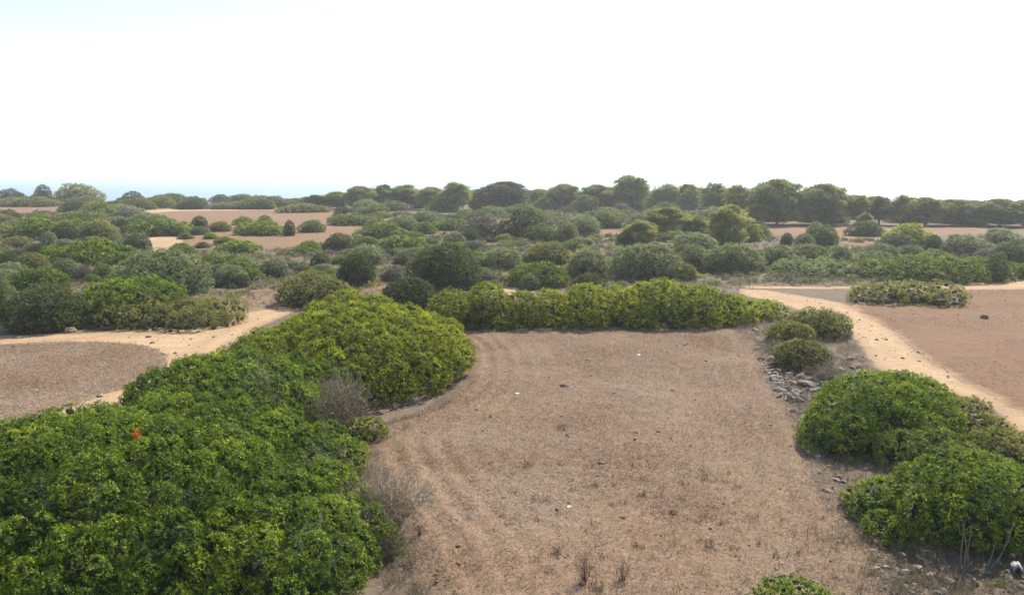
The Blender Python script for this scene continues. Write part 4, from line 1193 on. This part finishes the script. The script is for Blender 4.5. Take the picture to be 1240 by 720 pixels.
# the rock heap on the bank
HEAP = [(948, 470, .45, 'stone'), (958, 464, .5, 'stone'), (975, 468, .62, 'darkstone'), (966, 477, .4, 'stone'), (986, 474, .45, 'darkstone'), (1000, 468, .5, 'darkstone'), (1012, 462, .55, 'darkstone'),
        (1022, 468, .5, 'darkstone'), (1033, 464, .58, 'stone'), (1042, 470, .45, 'stone'), (1050, 464, .5, 'darkstone'), (1014, 453, .62, 'stone'), (1024, 473, .42, 'stone'), (1036, 458, .42, 'darkstone'),
        (990, 460, .38, 'stone'), (1058, 470, .36, 'stone'), (1004, 478, .34, 'darkstone'), (940, 452, .36, 'stone'), (935, 442, .3, 'earth'), (922, 436, .32, 'earth'), (918, 424, .34, 'earth'), (906, 430, .26, 'stone'),
        (1002, 413, .5, 'stone'), (1013, 412, .4, 'stone'), (1020, 420, .32, 'stone'), (1030, 436, .34, 'darkstone'), (1040, 446, .3, 'stone'), (936, 466, .3, 'stone'),
        (944, 480, .36, 'stone'), (956, 486, .42, 'darkstone'), (968, 490, .3, 'stone'), (978, 484, .44, 'stone'), (992, 484, .36, 'darkstone'), (952, 474, .4, 'stone'), (1006, 458, .42, 'stone'), (996, 454, .34, 'darkstone'),
        (980, 460, .4, 'stone'), (970, 456, .32, 'stone'), (1026, 454, .36, 'stone'), (1046, 456, .34, 'darkstone'), (962, 500, .26, 'stone'), (974, 506, .24, 'stone'), (984, 520, .22, 'darkstone'), (930, 432, .3, 'stone')]
for i, (px, py, s, k) in enumerate(HEAP):
    stone({'stone': 'one of the tan stones of the rock heap beside the right track', 'darkstone': 'one of the dark weathered stones of the rock heap beside the right track', 'earth': 'one of the brown clods left of the rock heap'}[k],
          px, py, s, k, 'rock heap stones')
CORN = [(1121, 681, .34, 'stone'), (1108, 690, .36, 'stone'), (1128, 700, .30, 'stone'), (1100, 705, .26, 'stone'), (1150, 706, .34, 'darkstone'), (1168, 713, .30, 'stone'), (1180, 706, .26, 'stone'), (1190, 714, .22, 'darkstone'),
        (1205, 708, .28, 'stone'), (1215, 716, .24, 'stone'), (1140, 716, .26, 'stone'), (1158, 700, .2, 'darkstone'), (1222, 700, .20, 'stone'), (1175, 699, .18, 'stone'), (1230, 714, .22, 'stone'), (1092, 694, .2, 'darkstone'),
        (1195, 702, .16, 'stone'), (1208, 698, .15, 'stone'), (1084, 712, .2, 'stone'), (1070, 700, .18, 'darkstone'), (1055, 690, .16, 'stone'), (1064, 676, .18, 'stone'), (1048, 668, .15, 'darkstone')]
for px, py, s, k in CORN:
    s *= .72
    stone({'stone': 'one of the tan stones on the rubble below the lower right shrub', 'darkstone': 'one of the dark stones on the rubble below the lower right shrub', 'whitestone': 'small white stone on the rubble below the lower right shrub'}[k],
          px, py, s, k, 'rubble stones below the lower right shrub')
for lab, px, py, s, k in (('pale stone at the foot of the middle of the hedge', 694, 388, .45, 'stone'), ('tan stone at the foot of the hedge, right of the pale one', 705, 396, .3, 'stone'),
                          ('pale stone at the foot of the right end of the hedge', 868, 398, .25, 'stone'), ('tan stone at the foot of the right end of the hedge', 856, 400, .3, 'stone'),
                          ('flat stone on the left track at the foot of the dark evergreen', 86, 402, .55, 'stone'), ('pale stone on the bare earth beyond the left track', 293, 375, .32, 'whitestone'),
                          ('dark stone on the bare earth beyond the left track', 284, 375, .4, 'darkstone'),
                          ('brown clod on the bare right field', 1192, 386, .55, 'earth'), ('brown clod near the upper edge of the bare right field', 1160, 382, .35, 'earth'),
                          ('grey stone by the bend of the right track', 1148, 457, .4, 'darkstone'), ('clod where the right track forks', 1003, 347, .4, 'earth'),
                          ('red stone behind the brownish shrub in the right corner', 1222, 562, .4, 'stone'), ('grey stone at the foot of the brownish shrub in the right corner', 1232, 572, .35, 'stone')):
    stone(lab, px, py, s, k)

# pale broken pipe end lying on the rubble at the right edge
def pipe_end():
    X, Y = at(1231, 694)
    th = np.linspace(0, 2 * math.pi, 18, endpoint=False)
    rings = []
    for y, r in ((-.09, .06), (-.10, .078), (.14, .08), (.14, .06), (-.09, .06)):
        rr = r * (1 + .06 * R.standard_normal(18)) if y < 0 else np.full(18, r)
        rings.append(np.stack([np.cos(th) * rr, np.full(18, y) + .02 * R.standard_normal(18), np.sin(th) * rr], 1))
    V = np.concatenate(rings); F = []
    for k in range(4):
        for j in range(18): F.append((k * 18 + j, k * 18 + (j + 1) % 18, (k + 1) * 18 + (j + 1) % 18, (k + 1) * 18 + j))
    root = tag(link('pipe_end', mesh_from('pipe_end', V, np.array(F), M['pipe'], smooth=True), loc=(X, Y, .09)), 'pale hollow pipe end with a black hole at the right edge of the rubble', 'pipe')
    root.rotation_euler = (.05, .1, -.35)
    cap = np.vstack([np.stack([np.cos(th) * .061, np.full(18, -.03), np.sin(th) * .061], 1)])  # flat black disc across the bore, in place of the shade in it
    link('hole_shade_disc', mesh_from('hole_shade_disc', cap, np.arange(18)[None], M['hole']), root)


pipe_end()


def rubble(P, n, sr, mat, label, z=.0):
    Q = scatter(P, n); Vs, Fs, o = [], [], 0
    for q in Q:
        s = R.uniform(*sr) * (1 + 1.2 * (R.random() < .12))
        v = ICO_V * (1 + .25 * R.standard_normal(12))[:, None].clip(.5, 1.1) * np.array([.5, .4, .28]) * s
        a = R.uniform(0, 6.28); c_, s_ = math.cos(a), math.sin(a)
        v = np.column_stack([v[:, 0] * c_ - v[:, 1] * s_, v[:, 0] * s_ + v[:, 1] * c_, v[:, 2]]) + np.array([q[0], q[1], s * .1 + z])
        Vs.append(v); Fs.append(ICO_F + o); o += 12
    return tag(link('gravel', mesh_from('gravel', np.concatenate(Vs), np.concatenate(Fs), mat)), kind='stuff', label=label)


CORNER = smooth_poly([(1000, 640), (1060, 650), (1100, 668), (1150, 698), (1240, 694), (1320, 690), (1320, 900), (950, 900), (960, 700)])
cover(CORNER, 130, (.10, .32), .12, 420, 'small dry cushion plants on the rough ground below the lower right shrub', (), ('heath', 'dry'))
tufts(CORNER, 700, 24, (.05, .2), (.005, .012), 'dry_grass', 'dry grey grass on the rough ground below the lower right shrub')
rubble(smooth_poly([(1075, 690), (1110, 672), (1150, 692), (1240, 690), (1320, 690), (1320, 900), (1050, 900), (1060, 720)]), 1300, (.025, .08), M['darkstone'], 'loose rubble below the lower right shrub')
rubble(smooth_poly([(925, 440), (960, 450), (1010, 440), (1060, 455), (1075, 470), (1010, 482), (960, 486), (930, 465)]), 700, (.06, .2), M['darkstone'], 'loose rubble round the rock heap')
rubble(smooth_poly([(905, 405), (930, 395), (950, 440), (980, 480), (1010, 540), (985, 545), (955, 500), (925, 450)]), 420, (.05, .2), M['stone'], 'band of stones along the upper right edge of the stubble field')
rubble(NEAR, 500, (.02, .07), M['earth'], 'small crumbs of earth over the stubble field', .045)
tufts(smooth_poly([(960, 480), (985, 510), (1010, 560), (1050, 620), (1095, 672), (1110, 720), (1060, 720), (1035, 670), (1000, 620), (975, 560), (950, 490)]), 420, 20, (.06, .24), (.006, .014), 'dry_grass', 'dry grass along the right edge of the stubble field')
rubble(smooth_poly([(985, 530), (1010, 560), (1050, 620), (1095, 672), (1110, 720), (1060, 720), (1035, 670), (1000, 600)]), 420, (.03, .12), M['stone'], 'small stones along the right edge of the stubble field')
rubble(NEAR, 260, (.02, .06), M['stone'], 'small pale pebbles over the stubble field', .05)
rubble(RT, 260, (.03, .09), M['stone'], 'pebbles on the right sandy track')
rubble(LT, 260, (.04, .12), M['stone'], 'pebbles on the left sandy track')
rubble(BARE, 420, (.03, .10), M['earth'], 'crumbs of earth on the bare right field')

# ------------------------------------------------------------------ haze in the air
HM = bpy.data.materials.new('haze')
HM.use_nodes = True
n = HM.node_tree.nodes
n.remove(n['Principled BSDF'])
pv = n.new('ShaderNodeVolumePrincipled')
pv.inputs['Color'].default_value = (.97, .985, 1, 1)
pv.inputs['Density'].default_value = HAZE_DENSITY
pv.inputs['Anisotropy'].default_value = .4
HM.node_tree.links.new(pv.outputs[0], n['Material Output'].inputs['Volume'])
a, b, c0, c1 = 20000, 20000, -16.0, 10.0
hv = np.array([(x, y, z) for z in (c0, c1) for y in (-1500, b) for x in (-a, a)], float)
hf = np.array([(0, 2, 3, 1), (4, 5, 7, 6), (0, 1, 5, 4), (2, 6, 7, 3), (0, 4, 6, 2), (1, 3, 7, 5)])
tag(link('haze', mesh_from('haze', hv, hf, HM)), kind='stuff', label='thin sea haze')
print('TRIS unique', N_TRI[0], 'fill', nf, 'shrubs', len(SHRUBS))
